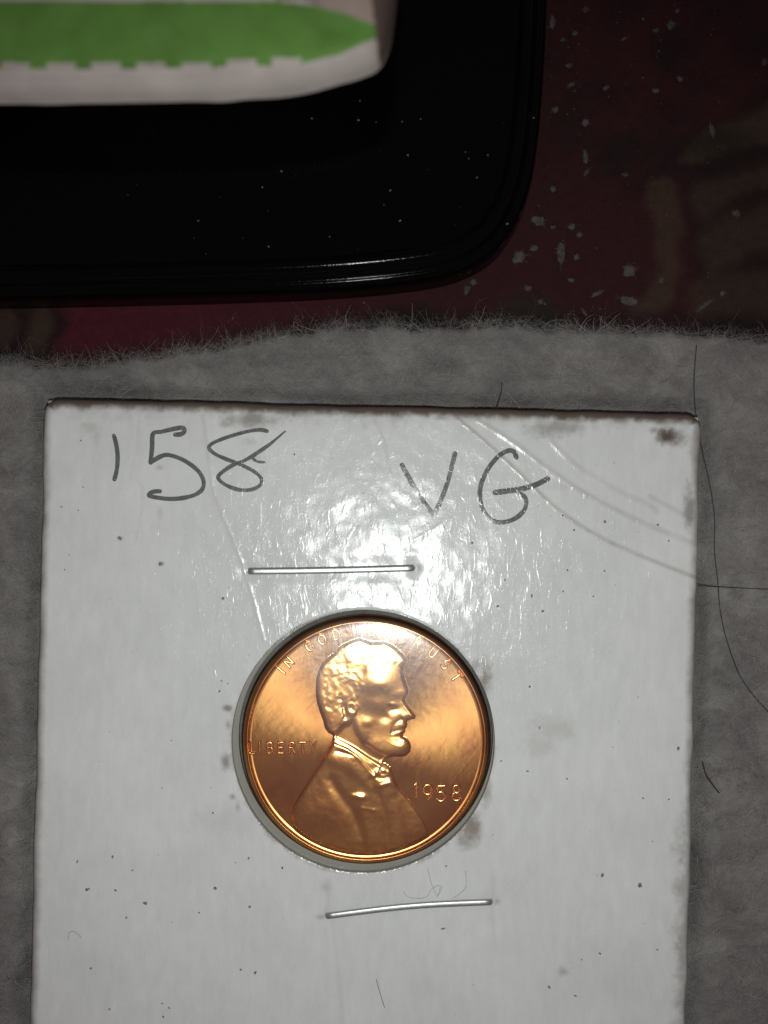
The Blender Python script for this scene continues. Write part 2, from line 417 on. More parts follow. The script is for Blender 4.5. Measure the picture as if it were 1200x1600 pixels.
paint([(660, 492), (900, 494), (1260, 500), (1260, 545), (900, 535), (660, 530)], DK, 10, 0.75)  # shadow along the felt edge, painted into the cloth colour
paint([(-60, 540), (120, 548), (260, 535), (400, 512), (560, 490), (640, 486), (640, 530), (200, 580), (-60, 590)], DK, 10, 0.6)  # left stretch of the painted felt shadow
for t in range(26):
    cx, cy = rng.uniform(840, 1230), rng.uniform(0, 260)
    paint([(cx + rng.uniform(18, 45) * math.cos(a), cy + rng.uniform(10, 30) * math.sin(a)) for a in np.linspace(0, 5.5, 6)], DK, 14, 0.5)
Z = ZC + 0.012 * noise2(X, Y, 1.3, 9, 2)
tc = mesh_np('tablecloth', np.stack([X, Y, Z], -1).reshape(-1, 3), grid_faces(len(xs), len(ys)), M_CLOTH, attrs={'print': col.reshape(-1, 3)})  # 'print' carries the painted felt shadow too
tag(tc, 'dark red cloth printed with tan leaf shapes under everything', kind='structure')

# ------------------------------------------------------------------ grey felt
ZF = -0.125
edge = [(-420, 575), (-150, 568), (0, 562), (75, 566), (125, 571), (200, 552), (225, 556), (280, 548), (350, 538), (450, 518), (550, 506), (600, 508), (700, 507), (783, 503),
        (887, 511), (990, 515), (1117, 522), (1200, 527), (1400, 520), (1700, 525)]
ex = np.array([e[0] for e in edge], float); ey = np.array([e[1] for e in edge], float)
st = 0.02
xs = np.arange(-5.5, 5.5, st); ys = np.arange(-7.0, 1.62, st)
X, Y = np.meshgrid(xs, ys, indexing='ij')
kf = (D - ZF) / D * PX
U = X / kf + 600; Vp = 800 - Y / kf
ee = np.interp(U, ex, ey) + 5 * noise2(U, U * 0, 24, 3, 3) + 3 * noise2(U, U * 0, 7, 13, 2)
dd = (Vp - ee) * kf                                   # inside distance from the frayed edge, cm
RC = 0.0
def felt_z(X, Y, dd):
    z = ZF + 0.036 * noise2(X, Y, 0.5, 21, 3) + 0.020 * noise2(X, Y, 0.13, 22, 3, 0.65)
    return z
CARD_A = math.radians(-1.38)
CC = np.array(W(570, 1149)[:2]); ca, sa = math.cos(CARD_A), math.sin(CARD_A)
def card_uv(x, y):
    dx, dy = x - CC[0], y - CC[1]
    return dx * ca + dy * sa, -dx * sa + dy * ca
HS = 2.572
Z = felt_z(X, Y, dd)
cu, cv = card_uv(X, Y)
box = np.maximum(np.abs(cu), np.abs(cv)) - HS
press = sstep(0.22, -0.05, box)                       # the card presses the felt down
Z = Z * (1 - press) + (-0.150 + 0.004 * noise2(X, Y, 0.3, 23)) * press
Z -= (0.12 + 0.05 * noise2(X, Y, 0.4, 24, 2)) * np.exp(-((box - 0.025) / 0.085) ** 2)
rc = np.hypot(X - COIN[0], Y - COIN[1])
Z -= 0.09 * sstep(1.25, 1.0, rc)
fall = np.clip(dd / 0.07, 0, 1)
Z = Z * 1.0 - (1 - np.sqrt(1 - (1 - fall) ** 2)) * (ZF - ZC - 0.01)
F = grid_faces(len(xs), len(ys))
keep = (dd.ravel()[F] > -0.004).all(1)
V = np.stack([X, Y, Z], -1).reshape(-1, 3)
v, f, _, _ = sub(V, F, keep)
felt = empty('felt_cloth', (0, -2.4, ZC))
tag(felt, 'fuzzy grey felt cloth with a frayed upper edge under the white coin card', 'cloth')
o = mesh_np('felt', v - np.array([0, -2.4, ZC]), f, M_FELT, felt)
# loose fibres of the felt
def felt_at(x, y):
    i = np.clip(((x - xs[0]) / st).astype(int), 0, len(xs) - 1); j = np.clip(((y - ys[0]) / st).astype(int), 0, len(ys) - 1)
    return Z[i, j]
parts = []
n = 30000
px_ = rng.uniform(-60, 1260, n); py_ = rng.uniform(500, 1640, n)
P = WA(np.stack([px_, py_], 1), ZF)
u_, v_ = card_uv(P[:, 0], P[:, 1]); e_ = np.interp(px_, ex, ey)
ok = (np.maximum(abs(u_), abs(v_)) > HS - 0.02) & (py_ > e_ + 2)
P = P[ok]; n = len(P)
parts.append(fibres(np.c_[P, felt_at(P[:, 0], P[:, 1]) - 0.002], rng.normal(0.1, 0.8, n) + math.pi * rng.integers(0, 2, n), rng.uniform(0.05, 0.26, n), rng.uniform(0.0012, 0.0032, n),
                    rng.uniform(0.004, 0.028, n), rng.uniform(0.3, 1.5, n), 5, 3))
for n, Lm, wa, wb, sd in ((34000, 0.038, 0.0004, 0.0009, 4), (800, 0.10, 0.0004, 0.0010, 5)):     # frayed edge
    px_ = rng.uniform(-80, 1280, n); e_ = np.interp(px_, ex, ey) - 6
    dens = 0.5 + 0.5 * noise2(px_, px_ * 0, 40, 31, 3); ok = rng.uniform(0, 1, n) < 0.15 + 1.0 * dens
    px_ = px_[ok]; e_ = e_[ok]; n = len(px_)
    py_ = e_ + 4 * noise2(px_, px_ * 0, 24, 3, 3) + rng.uniform(2, 42, n) - 3 * (rng.uniform(0, 1, n) < 0.15) * rng.uniform(0, 4, n)
    P = WA(np.stack([px_, py_], 1), ZF)
    lean = 1.1 * noise2(px_, py_ * 1.0, 50, 33, 2) + 0.35
    zb = np.maximum(felt_at(P[:, 0], P[:, 1]), ZF - 0.06)
    parts.append(fibres(np.c_[P, zb + rng.uniform(-0.01, 0.012, n)], math.pi / 2 + lean + rng.normal(0, 1.0, n), np.clip(rng.exponential(Lm, n), 0.025, 0.30), rng.uniform(wa, wb, n),
                        rng.normal(0.008, 0.014, n), rng.uniform(0.8, 2.8, n), 6, sd))
V, F = join(parts)
o = mesh_np('fuzz', V - np.array([0, -2.4, ZC]), F, M_FIBRE, felt); o['kind'] = 'stuff'
# dark grime and pale bits caught in the felt
def flake(cx, cy, z, rx, ry, rot, h, seed, n=9):
    r = np.random.default_rng(seed); a = np.linspace(0, 2 * math.pi, n, endpoint=False)
    k = r.uniform(0.6, 1.15, n); ox, oy = rx * np.cos(a) * k, ry * np.sin(a) * k
    c, s = math.cos(rot), math.sin(rot)
    o1 = np.stack([cx + ox * c - oy * s, cy + ox * s + oy * c, np.full(n, z)], 1)
    i1 = np.stack([cx + 0.55 * (ox * c - oy * s), cy + 0.55 * (ox * s + oy * c), np.full(n, z + h) + r.uniform(-0.2, 0.2, n) * h], 1)
    V = np.concatenate([o1, i1]); F = [(q, (q + 1) % n, n + (q + 1) % n, n + q) for q in range(n)]
    F += [(n, n + q, n + q + 1, n + q + 2) for q in range(1, n - 2, 2)]
    return V, np.array(F)
parts = []
for q in range(170):
    x, y = rng.uniform(-10, 1210), rng.uniform(560, 1600)
    p = W(x, y, ZF); u_, v_ = card_uv(p[0], p[1])
    if max(abs(u_), abs(v_)) < HS + 0.02: continue
    s_ = abs(rng.normal(0.004, 0.004)) + 0.003
    parts.append(flake(p[0], p[1], float(felt_at(np.array([p[0]]), np.array([p[1]]))[0]) + 0.008, s_, s_ * rng.uniform(0.4, 1), rng.uniform(0, 3), 0.004, q))
V, F = join(parts)
o = mesh_np('pale_bits', V - np.array([0, -2.4, ZC]), F, M_DUST, felt); o['kind'] = 'stuff'
parts = []
for (x, y, rx, ry, rt) in [(1094, 652, 10, 7, 1.0), (1102, 641, 5, 9, 0.2), (565, 541, 7, 14, 0.2), (572, 556, 9, 5, -0.5), (1088, 1172, 9, 6, 0.2), (1120, 1203, 7, 5, 0.3), (1111, 1214, 6, 5, 0), (1112, 1228, 5, 10, 0.6), (1165, 1231, 15, 8, 0.2),
                           (1189, 1215, 7, 4, 0), (1192, 1258, 18, 12, 0.5), (1196, 1278, 11, 8, 0.1), (1176, 1028, 4, 4, 0), (1108, 1256, 7, 6, 0.2), (1081, 1121, 4, 7, 0), (1125, 585, 5, 8, 0), (1060, 572, 4, 4, 0), (1083, 1270, 5, 12, 0), (1180, 1330, 9, 6, 0.4),
                           (1100, 1380, 14, 9, 0.3), (1150, 1420, 12, 9, 0.3), (8, 1128, 9, 4, 0), (15, 1180, 14, 6, 0.1), (20, 890, 11, 8, 0.3), (42, 960, 8, 12, 0.1), (1150, 930, 9, 6, 0)]:
    p = W(x, y, ZF)
    n = 46 if rx > 5 else 24
    a = rng.uniform(0, 2 * math.pi, n); rr = np.sqrt(rng.uniform(0, 1, n))
    q0 = np.stack([p[0] + rr * np.cos(a) * rx * PX, p[1] + rr * np.sin(a) * ry * PX], 1)
    parts.append(fibres(np.c_[q0, felt_at(q0[:, 0], q0[:, 1]) + rng.uniform(0, 0.012, n)], rng.uniform(0, 6.3, n), rng.uniform(0.02, 0.07, n), rng.uniform(0.0018, 0.0036, n), rng.uniform(0, 0.01, n), np.full(n, 1.5), 4, int(x)))
V, F = join(parts)
o = mesh_np('dark_tufts', V - np.array([0, -2.4, ZC]), F, M_SPECK, felt); o['kind'] = 'stuff'

# ------------------------------------------------------------------ coin holder: white card, film window, staples, handwriting
hold = empty('coin_holder', (CC[0], CC[1], -0.125))
tag(hold, 'worn white square coin card with a round film window, two staples and handwriting', 'coin holder')
HOFF = np.array([CC[0], CC[1], -0.125])
HC = np.array(W(567.5, 1158)[:2]); HR = 1.028          # hole in the front card
BC = np.array(W(571.5, 1153.5)[:2]); BR = 1.000        # hole in the backing card
creases = [  # points in photograph pixels, height, half width, side dirt
    ([(716, 655), (760, 692), (812, 740), (870, 795), (935, 838), (1010, 872), (1086, 902)], 0.0042, 2.6, 0.50),
    ([(746, 656), (800, 690), (860, 735), (920, 775), (1000, 815), (1084, 850)], 0.0055, 4.0, 0.30),
    ([(862, 690), (900, 728), (960, 765), (1015, 790), (1025, 800)], 0.0050, 4.5, 0.18),
    ([(1015, 776), (1050, 795), (1080, 812)], 0.0050, 3.5, 0.22),
    ([(318, 650), (325, 700), (332, 760), (352, 815), (378, 880), (398, 945), (412, 1000)], 0.0048, 3.0, 0.14),
    ([(511, 1374), (513, 1400), (510, 1425)], 0.003, 2.5, 0.2),
    ([(520, 1440), (526, 1500), (533, 1560), (540, 1640)], 0.003, 2.5, 0.1),
    ([(771, 1372), (770, 1440), (774, 1480)], 0.003, 2.5, 0.12),
    ([(582, 652), (600, 690), (610, 740)], 0.002, 2.0, 0.18),
    ([(218, 650), (214, 700), (205, 745), (220, 756), (222, 800), (210, 850)], 0.0015, 1.5, 0.10),
    ([(645, 845), (700, 810), (720, 760)], 0.002, 3.0, 0.0),
]
def card_h(x, y):
    x = np.asarray(x, float); y = np.asarray(y, float)
    U = x / PX + 600; Vp = 800 - y / PX
    h = 0.006 * noise2(U, Vp, 420, 41, 2) + 0.0012 * noise2(U, Vp * 0.5, 46, 42, 2)
    for pts, a, wd, _ in creases:
        d = seg_dist(U, Vp, smooth_curve(pts, 4))
        h = h + 0.5 * a * np.exp(-(d / wd) ** 2)
    for sx, sy in ((389, 892), (646, 887), (510, 1430), (768, 1408)):   # puckers where the staple ends go in
        h = h - 0.0045 * np.exp(-(np.hypot(U - sx, Vp - sy) / 10) ** 2) + 0.0008 * np.exp(-((np.hypot(U - sx, Vp - sy) - 20) / 8) ** 2)
    # low raised rim where the card bulges round the coin, and the pressed panel between the staples
    r = np.hypot(x - HC[0], y - HC[1])
    h = h + 0.006 * np.exp(-((r - HR) / 0.16) ** 2)
    h = h - 0.003 * sstep(26, 4, np.abs(Vp - (893 - (U - 385) * 0.019))) * sstep(350, 400, U) * sstep(690, 640, U)
    return h
st = 0.009; N = int(2 * HS / st) + 1
g = np.linspace(-HS, HS, N); GU, GV = np.meshgrid(g, g, indexing='ij')
rad = 0.12                                            # worn round corners
au, av = np.abs(GU) - (HS - rad), np.abs(GV) - (HS - rad)
cm = (au > 0) & (av > 0); rr = np.hypot(au, av); mx = np.maximum(au, av)
k = np.where(cm & (rr > 0), mx / np.maximum(rr, 1e-9), 1.0)
GU2 = np.where(cm, np.sign(GU) * (HS - rad + au * k), GU); GV2 = np.where(cm, np.sign(GV) * (HS - rad + av * k), GV)
# soft unevenness of the cut edges
GU2 = GU2 + np.sign(GU) * sstep(0.2, 0, HS - np.abs(GU)) * 0.010 * noise2(GV * 1.0, GU * 0 + np.sign(GU) * 7, 0.35, 51, 3)
GV2 = GV2 + np.sign(GV) * sstep(0.2, 0, HS - np.abs(GV)) * 0.010 * noise2(GU * 1.0, GV * 0 + np.sign(GV) * 9, 0.35, 52, 3)
X = CC[0] + GU2 * ca - GV2 * sa; Y = CC[1] + GU2 * sa + GV2 * ca
R = np.hypot(X - HC[0], Y - HC[1])
# snap the ring of vertices next to the hole on to the circle
snap = (R < HR + 0.75 * st) & (R > HR - 1.6 * st)
R1 = np.maximum(R, 1e-9)
X = np.where(snap, HC[0] + (X - HC[0]) / R1 * HR, X); Y = np.where(snap, HC[1] + (Y - HC[1]) / R1 * HR, Y)
R = np.hypot(X - HC[0], Y - HC[1])
Zc = card_h(X, Y)
ed = HS - np.maximum(np.abs(GU), np.abs(GV))
ed = np.where(cm, np.minimum(ed, rad - np.hypot(np.maximum(au, 0), np.maximum(av, 0)) * k * 1.0), ed)
bw = 0.035 + 0.02 * noise2(X, Y, 0.25, 53, 2)
bw = np.where((GV > 0) & (HS - GV < HS - np.abs(GU)), bw + 0.022, bw)
Zc = Zc - 0.05 * (1 - np.sqrt(np.clip(1 - (1 - np.clip(ed / bw, 0, 1)) ** 2, 0, 1)))
Zc = Zc - 0.004 * np.clip(1 - (R - HR) / 0.012, 0, 1) ** 2
U = X / PX + 600; Vp = 800 - Y / PX
nz1 = noise2(U, Vp, 22, 61, 4, 0.6); nz2 = noise2(U, Vp, 7, 62, 3, 0.6)
stain_shade = np.zeros(X.shape); smudge = np.zeros(X.shape)
def blot(arr, x, y, rx, ry, amt, rag=0.75, rot=0.0):
    c, s = math.cos(rot), math.sin(rot); dx, dy = U - x, Vp - y
    q = np.hypot((dx * c + dy * s) / rx, (-dx * s + dy * c) / ry)
    np.maximum(arr, amt * sstep(1.2, 0.1, q + rag * (nz1 * 0.5 + nz2 * 0.35)), out=arr)
ex_px = ed / PX
# grime plus a shadow band painted along the top edge, sides and corners
topd = (HS - GV) / PX; lft = (HS + GU) / PX; rgt = (HS - GU) / PX
np.maximum(stain_shade, 0.94 * sstep(23, 6, topd + 6 * nz1 + 2 * nz2), out=stain_shade)
np.maximum(stain_shade, 0.20 * sstep(40, 6, topd + 18 * nz1 + 8 * nz2), out=stain_shade)
np.maximum(stain_shade, 0.70 * sstep(24, 10, np.hypot(np.maximum(24 - lft, 0) + 0, np.maximum(24 - topd, 0)) * -1 + 34 + 6 * nz1), out=stain_shade)
np.maximum(stain_shade, 0.66 * sstep(18, 2, lft + 3 * nz1), out=stain_shade)
np.maximum(stain_shade, 0.66 * sstep(18, 2, rgt + 4 * nz1), out=stain_shade)
np.maximum(stain_shade, 0.5 * sstep(34, 0, rgt + 12 * nz1 + 8 * nz2) * sstep(1180, 1330, Vp), out=stain_shade)
for b in [(395, 655, 60, 18, 0.6), (1046, 682, 28, 17, 0.95), (1020, 672, 12, 8, 0.5), (865, 668, 60, 20, 0.5), (1078, 790, 14, 44, 0.6), (1078, 1205, 14, 60, 0.25), (560, 648, 30, 8, 0.4), (690, 652, 26, 8, 0.5),
          (1070, 1390, 22, 60, 0.45), (1068, 1500, 18, 90, 0.5)]:
    blot(stain_shade, *b)
for b in [(757, 1062, 14, 34, 0.75), (768, 1180, 9, 40, 0.5), (758, 1230, 12, 40, 0.65), (738, 1290, 18, 34, 0.85), (728, 1312, 18, 18, 0.55), (744, 1040, 18, 14, 0.5), (356, 1106, 10, 6, 0.8), (357, 1133, 6, 10, 0.5), (353, 1190, 9, 18, 0.75), (364, 1245, 8, 7, 0.7), (372, 1262, 8, 14, 0.4),
          (860, 1140, 50, 26, 0.22), (840, 1165, 30, 22, 0.22), (510, 1385, 12, 12, 0.3), (385, 893, 8, 8, 0.5), (652, 888, 8, 7, 0.45), (503, 1433, 10, 7, 0.5), (776, 1409, 9, 8, 0.5), (140, 668, 22, 14, 0.25), (150, 682, 10, 18, 0.22), (880, 1518, 12, 10, 0.45), (187, 841, 6, 4, 0.8), (252, 881, 5, 4, 0.8), (348, 935, 4, 4, 0.7),
          (250, 730, 8, 6, 0.35), (390, 690, 14, 8, 0.25), (400, 715, 10, 7, 0.3), (250, 800, 6, 12, 0.2), (880, 760, 30, 10, 0.15), (350, 1280, 60, 30, 0.10), (1085, 700, 10, 30, 0.3)]:
    blot(smudge, *b)
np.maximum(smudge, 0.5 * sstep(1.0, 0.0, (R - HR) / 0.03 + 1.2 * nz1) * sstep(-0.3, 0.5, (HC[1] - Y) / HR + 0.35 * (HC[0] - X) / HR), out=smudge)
for pts, a, wd, dirt in creases:
    if dirt > 0:
        d = seg_dist(U, Vp, smooth_curve(pts, 4)); np.maximum(smudge, dirt * np.exp(-((d - 1.2) / (wd * 0.85)) ** 2) * np.clip(0.75 + 0.5 * nz1, 0, 1), out=smudge)
F = grid_faces(N, N)
Rf = R.ravel()[F]
keep = (Rf >= HR - 1e-4).all(1)
V = np.stack([X, Y, Zc], -1).reshape(-1, 3)
nrm = None
v, f, _, at = sub(V, F, keep, None, {'stain_shade': stain_shade.ravel(), 'smudge': smudge.ravel()})
# skirt down the outer edge
bi = np.concatenate([np.arange(N) * N, (N - 1) * N + np.arange(N), (np.arange(N)[::-1]) * N + N - 1, np.arange(N)[::-1]])
bv = V[bi]; lo = bv.copy(); lo[:, 2] = -0.062
nb = len(bi); sk = np.array([(q, q + 1, nb + q + 1, nb + q) for q in range(nb - 1)])
hv, hf = lathe([(HR, -0.004), (HR - 0.004, -0.03), (HR, -0.06)], 220, HC[0], HC[1])
hv[:, 2] += np.where(hv[:, 2] > -0.02, card_h(hv[:, 0], hv[:, 1]), 0)
n0 = len(v); n1 = 2 * nb
Vall = np.concatenate([v, bv, lo, hv]); Fall = np.concatenate([f, sk + n0, hf[:, ::-1] + n0 + n1])
st_all = np.concatenate([at['stain_shade'], np.full(n1, 0.75), np.full(len(hv), 0.10)]); sm_all = np.concatenate([at['smudge'], np.full(n1, 0.4), np.full(len(hv), 0.45)])
mesh_np('front_card', Vall - HOFF, Fall, M_CARD, hold, attrs={'stain_shade': st_all, 'smudge': sm_all})
# backing card: square plate with its own hole
a = np.linspace(0, 2 * math.pi, 240, endpoint=False)
sq = HS - 0.012
def plate_ring(z):
    inn = np.stack([BC[0] + BR * np.cos(a), BC[1] + BR * np.sin(a), np.full(240, z)], 1)
    du, dv = np.cos(a - CARD_A), np.sin(a - CARD_A); k = sq / np.maximum(abs(du), abs(dv)); u_, v_ = du * k, dv * k
    out = np.stack([CC[0] + u_ * ca - v_ * sa, CC[1] + u_ * sa + v_ * ca, np.full(240, z)], 1)
    return inn, out
i1, o1 = plate_ring(-0.066); i2, o2 = plate_ring(-0.122)
V = np.concatenate([i1, o1, o2, i2]); q = np.arange(240); q2 = (q + 1) % 240
F = np.concatenate([np.stack([q + 240 * s_, q + 240 * ((s_ + 1) % 4), q2 + 240 * ((s_ + 1) % 4), q2 + 240 * s_], 1) for s_ in range(4)])
mesh_np('backing_card', V - HOFF, F, M_CARD, hold, attrs={'stain_shade': np.full(960, 0.12), 'smudge': np.full(960, 0.55)}, smooth=False)
# film window, drawn over the coin and clamped between the cards
prof = [(0.0005, -0.028), (0.2, -0.028), (0.4, -0.028), (0.6, -0.028), (0.75, -0.028), (0.88, -0.0285), (0.935, -0.031), (0.958, -0.034), (0.985, -0.0435), (1.005, -0.054), (1.022, -0.062), (1.045, -0.0635), (1.10, -0.0635)]
fv, ff = lathe(prof, 160, COIN[0], COIN[1], fz=lambda A, r: 0.0022 * np.sin(5 * A + 1) * np.clip((r - 0.5) / 0.4, 0, 1) * (r < 0.96) + 0.002 * np.sin(3 * A) * np.clip(r / 0.5, 0, 1) * (r < 0.96))
mesh_np('film_window', fv - HOFF, ff, M_FILM, hold)
# handwriting
A8 = zz(2.4, 60, 610); AV = zz(1.875, 560, 600)
strokes = [('digit', A8([(283, 170), (292, 205), (297, 250), (294, 295), (285, 333)]), 7.5, True),
           ('digit', A8([(513, 166), (535, 164), (547, 153), (540, 140), (500, 146), (462, 155), (430, 163), (426, 215), (421, 270)]), 8.0, False),
           ('digit', A8([(421, 270), (460, 247), (492, 243), (545, 262), (595, 298), (618, 335), (616, 368), (590, 390), (545, 403), (495, 407), (445, 402), (414, 394), (428, 381), (455, 378)]), 7.8, False),
           ('digit', A8([(857, 153), (835, 148), (795, 152), (735, 167), (680, 186), (648, 202), (640, 217), (660, 237), (700, 256), (755, 277), (805, 302), (832, 325), (838, 345), (820, 364), (785, 374), (745, 371), (700, 353), (674, 328), (690, 306), (730, 280), (775, 262), (820, 235), (870, 200), (925, 154)]), 6.8, False),
           ('letter', AV([(128, 238), (160, 296), (192, 345), (221, 384)]), 8.5, False),
           ('letter', AV([(221, 384), (240, 345), (262, 285), (283, 204)]), 8.0, False),
           ('letter', AV([(463, 215), (455, 198), (437, 196), (408, 214), (378, 252), (358, 300), (358, 345), (374, 383), (403, 404), (440, 402), (472, 385), (490, 360), (490, 335), (474, 320)]), 8.0, False),
           ('letter', AV([(401, 318), (440, 313), (480, 307), (520, 295), (554, 278)]), 9.5, False)]
groups = [('handwritten_digit', [0]), ('handwritten_digit', [1, 2]), ('handwritten_digit', [3]), ('handwritten_letter', [4, 5]), ('handwritten_letter', [6, 7])]
hlab = ['apostrophe mark in grey pen', 'handwritten 5', 'handwritten 8', 'handwritten V', 'handwritten G']
for gi, (nm, ids) in enumerate(groups):
    pp = []
    for q in ids:
        pts = WA(smooth_curve(strokes[q][1], 10))
        wd = strokes[q][2] * PX * 0.88 * (1 + 0.16 * noise2(np.arange(len(pts)) * 1.0, np.full(len(pts), q * 3.0), 9, 71, 2))
        if q == 3: wd[-16:] *= np.linspace(1, 0.5, 16)
        pp.append(ribbon(pts, wd, lambda x, y, qq=q: card_h(x, y) + 0.0003 * (qq % 3), 0.0008))
    V, F = join(pp)
    o = mesh_np('handwritten_mark' if gi == 0 else nm, V - HOFF, F, M_INK, hold); o['label'] = hlab[gi]
A8x = WA(smooth_curve(A8([(800, 250), (818, 266), (848, 270)]), 5))
V, F = ribbon(A8x, 0.022, lambda x, y: card_h(x, y) + 0.0002, 0.001); o = mesh_np('pen_smear', V - HOFF, F, M_INK, hold)
# staples
def staple(p0, p1, bow, rad, lab):
    a_, b_ = np.array(W(*p0)), np.array(W(*p1)); t = b_ - a_; L = np.linalg.norm(t); t /= L; nrm_ = np.array([-t[1], t[0], 0])
    pts = []
    for q in range(5): pts.append(a_ + t * 0.012 * (q / 4) ** 2 + np.array([0, 0, -0.07 + 0.085 * math.sin(q / 4 * math.pi / 2)]))
    for s_ in np.linspace(0.04, 0.96, 26): pts.append(a_ + t * L * s_ + nrm_ * bow * math.sin(math.pi * s_ * 1.0) + np.array([0, 0, 0.017 + 0.004 * math.sin(math.pi * s_) + 0.002 * math.sin(9 * s_)]))
    for q in range(5): pts.append(b_ - t * 0.012 * (1 - q / 4) ** 2 + np.array([0, 0, -0.07 + 0.085 * math.cos(q / 4 * math.pi / 2)]))
    V, F = tube(pts, rad, 20, 0.62, 1.0, 0.78)
    o = mesh_np('staple', V - HOFF, F, M_STEEL, hold); o['label'] = lab
staple((389, 892.5), (646, 887.5), -0.004, 0.026, 'straight staple above the coin')
staple((510, 1430.5), (768, 1408.5), 0.022, 0.024, 'slightly bowed staple below the coin')
# grit on the card
parts = []
spk = [(180, 1391, 5, 3), (227, 1411, 6, 5), (176, 1339, 5, 3), (121, 1346, 5, 2.5), (207, 1360, 3.5, 2.5), (197, 1434, 3.5, 3), (136, 1390, 7, 5), (142, 1513, 4, 3), (336, 1388, 5, 4), (390, 1417, 4, 4), (441, 1356, 4, 3), (399, 1520, 5.5, 4), (376, 1515, 3.5, 3), (388, 1341, 3, 4), (311, 1426, 2.5, 3),
       (253, 1568, 4, 2), (264, 1575, 5, 1.5), (255, 1589, 4, 3), (171, 1577, 4, 2.5), (941, 1368, 6, 4), (1000, 1384, 5, 6), (937, 1490, 4, 3), (858, 1542, 6, 4), (899, 1556, 4, 2.5), (692, 1451, 7, 2.5), (697, 1353, 3, 2.5), (909, 1500, 3, 2.5), (1027, 1484, 4, 2),
       (187, 841, 6, 4), (250, 881, 5, 4), (348, 935, 4, 4), (460, 710, 3, 3), (879, 805, 3, 3), (897, 828, 3.5, 3), (738, 848, 4, 3), (789, 906, 3, 3), (831, 931, 3, 5), (848, 955, 4, 3.5), (880, 924, 2.5, 2.5), (887, 891, 3, 2.5), (945, 892, 3, 2.5), (945, 815, 4, 4), (1028, 820, 3.5, 3.5), (1045, 845, 3, 3), (778, 947, 4, 3), (927, 932, 2.5, 2.5), (843, 1137, 2.5, 5), (783, 1189, 2.5, 2.5),
       (346, 1064, 2.5, 2.5), (356, 1068, 2.5, 2), (343, 1080, 4.5, 2.5), (333, 1270, 3, 3), (1045, 1249, 3, 3), (1060, 1169, 6, 4), (1005, 1247, 2.5, 2.5), (1000, 1382, 6, 5), (886, 1217, 3, 2.5), (828, 1073, 4, 3.5), (824, 1205, 4, 2.5), (126, 688, 2.5, 2.5), (96, 792, 2.5, 2.5), (101, 890, 2.5, 2.5), (122, 797, 2, 2), (130, 761, 2, 2)]
for (x, y, rx, ry) in spk: parts.append((x, y, rx, ry))
for q in range(50):
    parts.append((rng.uniform(75, 1065), rng.uniform(690, 1600), rng.uniform(0.9, 2.2), rng.uniform(0.8, 1.6)))
fl_ = []
for q, (x, y, rx, ry) in enumerate(parts):
    p = W(x, y)
    if math.hypot(p[0] - HC[0], p[1] - HC[1]) < HR + 0.02: continue
    fl_.append(flake(p[0], p[1], float(card_h(np.array([p[0]]), np.array([p[1]]))[0]) + 0.0004, rx * PX * 0.62, ry * PX * 0.62, rng.uniform(0, 3), 0.0012, q + 900))
V, F = join(fl_)
o = mesh_np('grit', V - HOFF, F, M_SPECK, hold); o['kind'] = 'stuff'

# ------------------------------------------------------------------ coin
coin = empty('copper_coin', (COIN[0], COIN[1], -0.235))
tag(coin, 'bright copper penny dated 1958 with a bearded man in profile, under the film window', 'coin')
COFF = np.array([COIN[0], COIN[1], -0.235])
FIELD = -0.085
KR = 0.66                                                # height of the relief
RI = 0.912                                              # foot of the rim
z1 = zz(2.6667, 350, 930); z2 = zz(4.6154, 440, 980); z3 = zz(3.6364, 430, 1140)
front = z2([(560, 85), (600, 97), (640, 112), (690, 112), (740, 108), (780, 125), (820, 150), (852, 178), (885, 210), (905, 243), (897, 268), (878, 298), (880, 340), (890, 385), (903, 425), (916, 462), (914, 492), (898, 515), (888, 535),
            (900, 560), (920, 588), (945, 622), (967, 650), (964, 668), (940, 673), (912, 682), (902, 696), (906, 715), (900, 735), (888, 746), (892, 756), (886, 772), (872, 786), (874, 800), (900, 815), (922, 842), (931, 875), (924, 912), (902, 936), (862, 946), (810, 944), (775, 952), (748, 968), (730, 990)])
chest = z2([(752, 1003), (785, 1028), (806, 1064), (812, 1108)]) + z3([(715, 357), (765, 416), (800, 462), (846, 535), (880, 610)]) + [(690, 1390), (440, 1390)]
back = z1([(285, 1100), (292, 1000), (281, 960), (277, 925), (286, 888), (308, 848), (347, 788), (391, 718), (430, 650), (452, 608)])
nape = z2([(372, 792), (335, 772), (312, 738), (300, 685), (275, 622), (256, 562), (246, 502), (245, 450), (248, 382), (262, 322), (290, 270), (332, 226), (376, 194), (410, 152), (450, 126), (510, 100)])
SIL = front + chest + back + nape
HAIR = z2([(895, 268), (865, 300), (812, 272), (770, 262), (705, 300), (640, 345), (606, 395), (590, 440), (556, 470), (545, 520), (552, 590), (530, 560), (500, 545), (470, 570), (465, 640), (452, 690), (425, 740), (395, 800)]) + nape + front[:10]
NECK = z2([(515, 690), (545, 770), (600, 845), (680, 910), (760, 950), (735, 1000), (640, 972), (520, 895), (390, 830), (372, 792), (400, 770), (440, 725)])
COLLAR = z2([(368, 795), (395, 822), (520, 880), (620, 950), (718, 1012), (668, 1092), (640, 1062), (565, 962), (475, 898), (395, 872), (358, 835)])
BOW = z2([(718, 1006), (752, 1005), (786, 1030), (806, 1064), (812, 1106), (765, 1100), (705, 1112), (668, 1090), (684, 1040)])
COAT = [q for q in z2([(358, 830), (395, 872), (475, 898), (565, 962), (640, 1062), (668, 1092), (705, 1112), (765, 1100), (812, 1108)])] + chest[4:] + back
EAR = z2([(470, 560), (500, 545), (528, 560), (545, 600), (535, 640), (505, 662), (478, 640), (465, 600)])

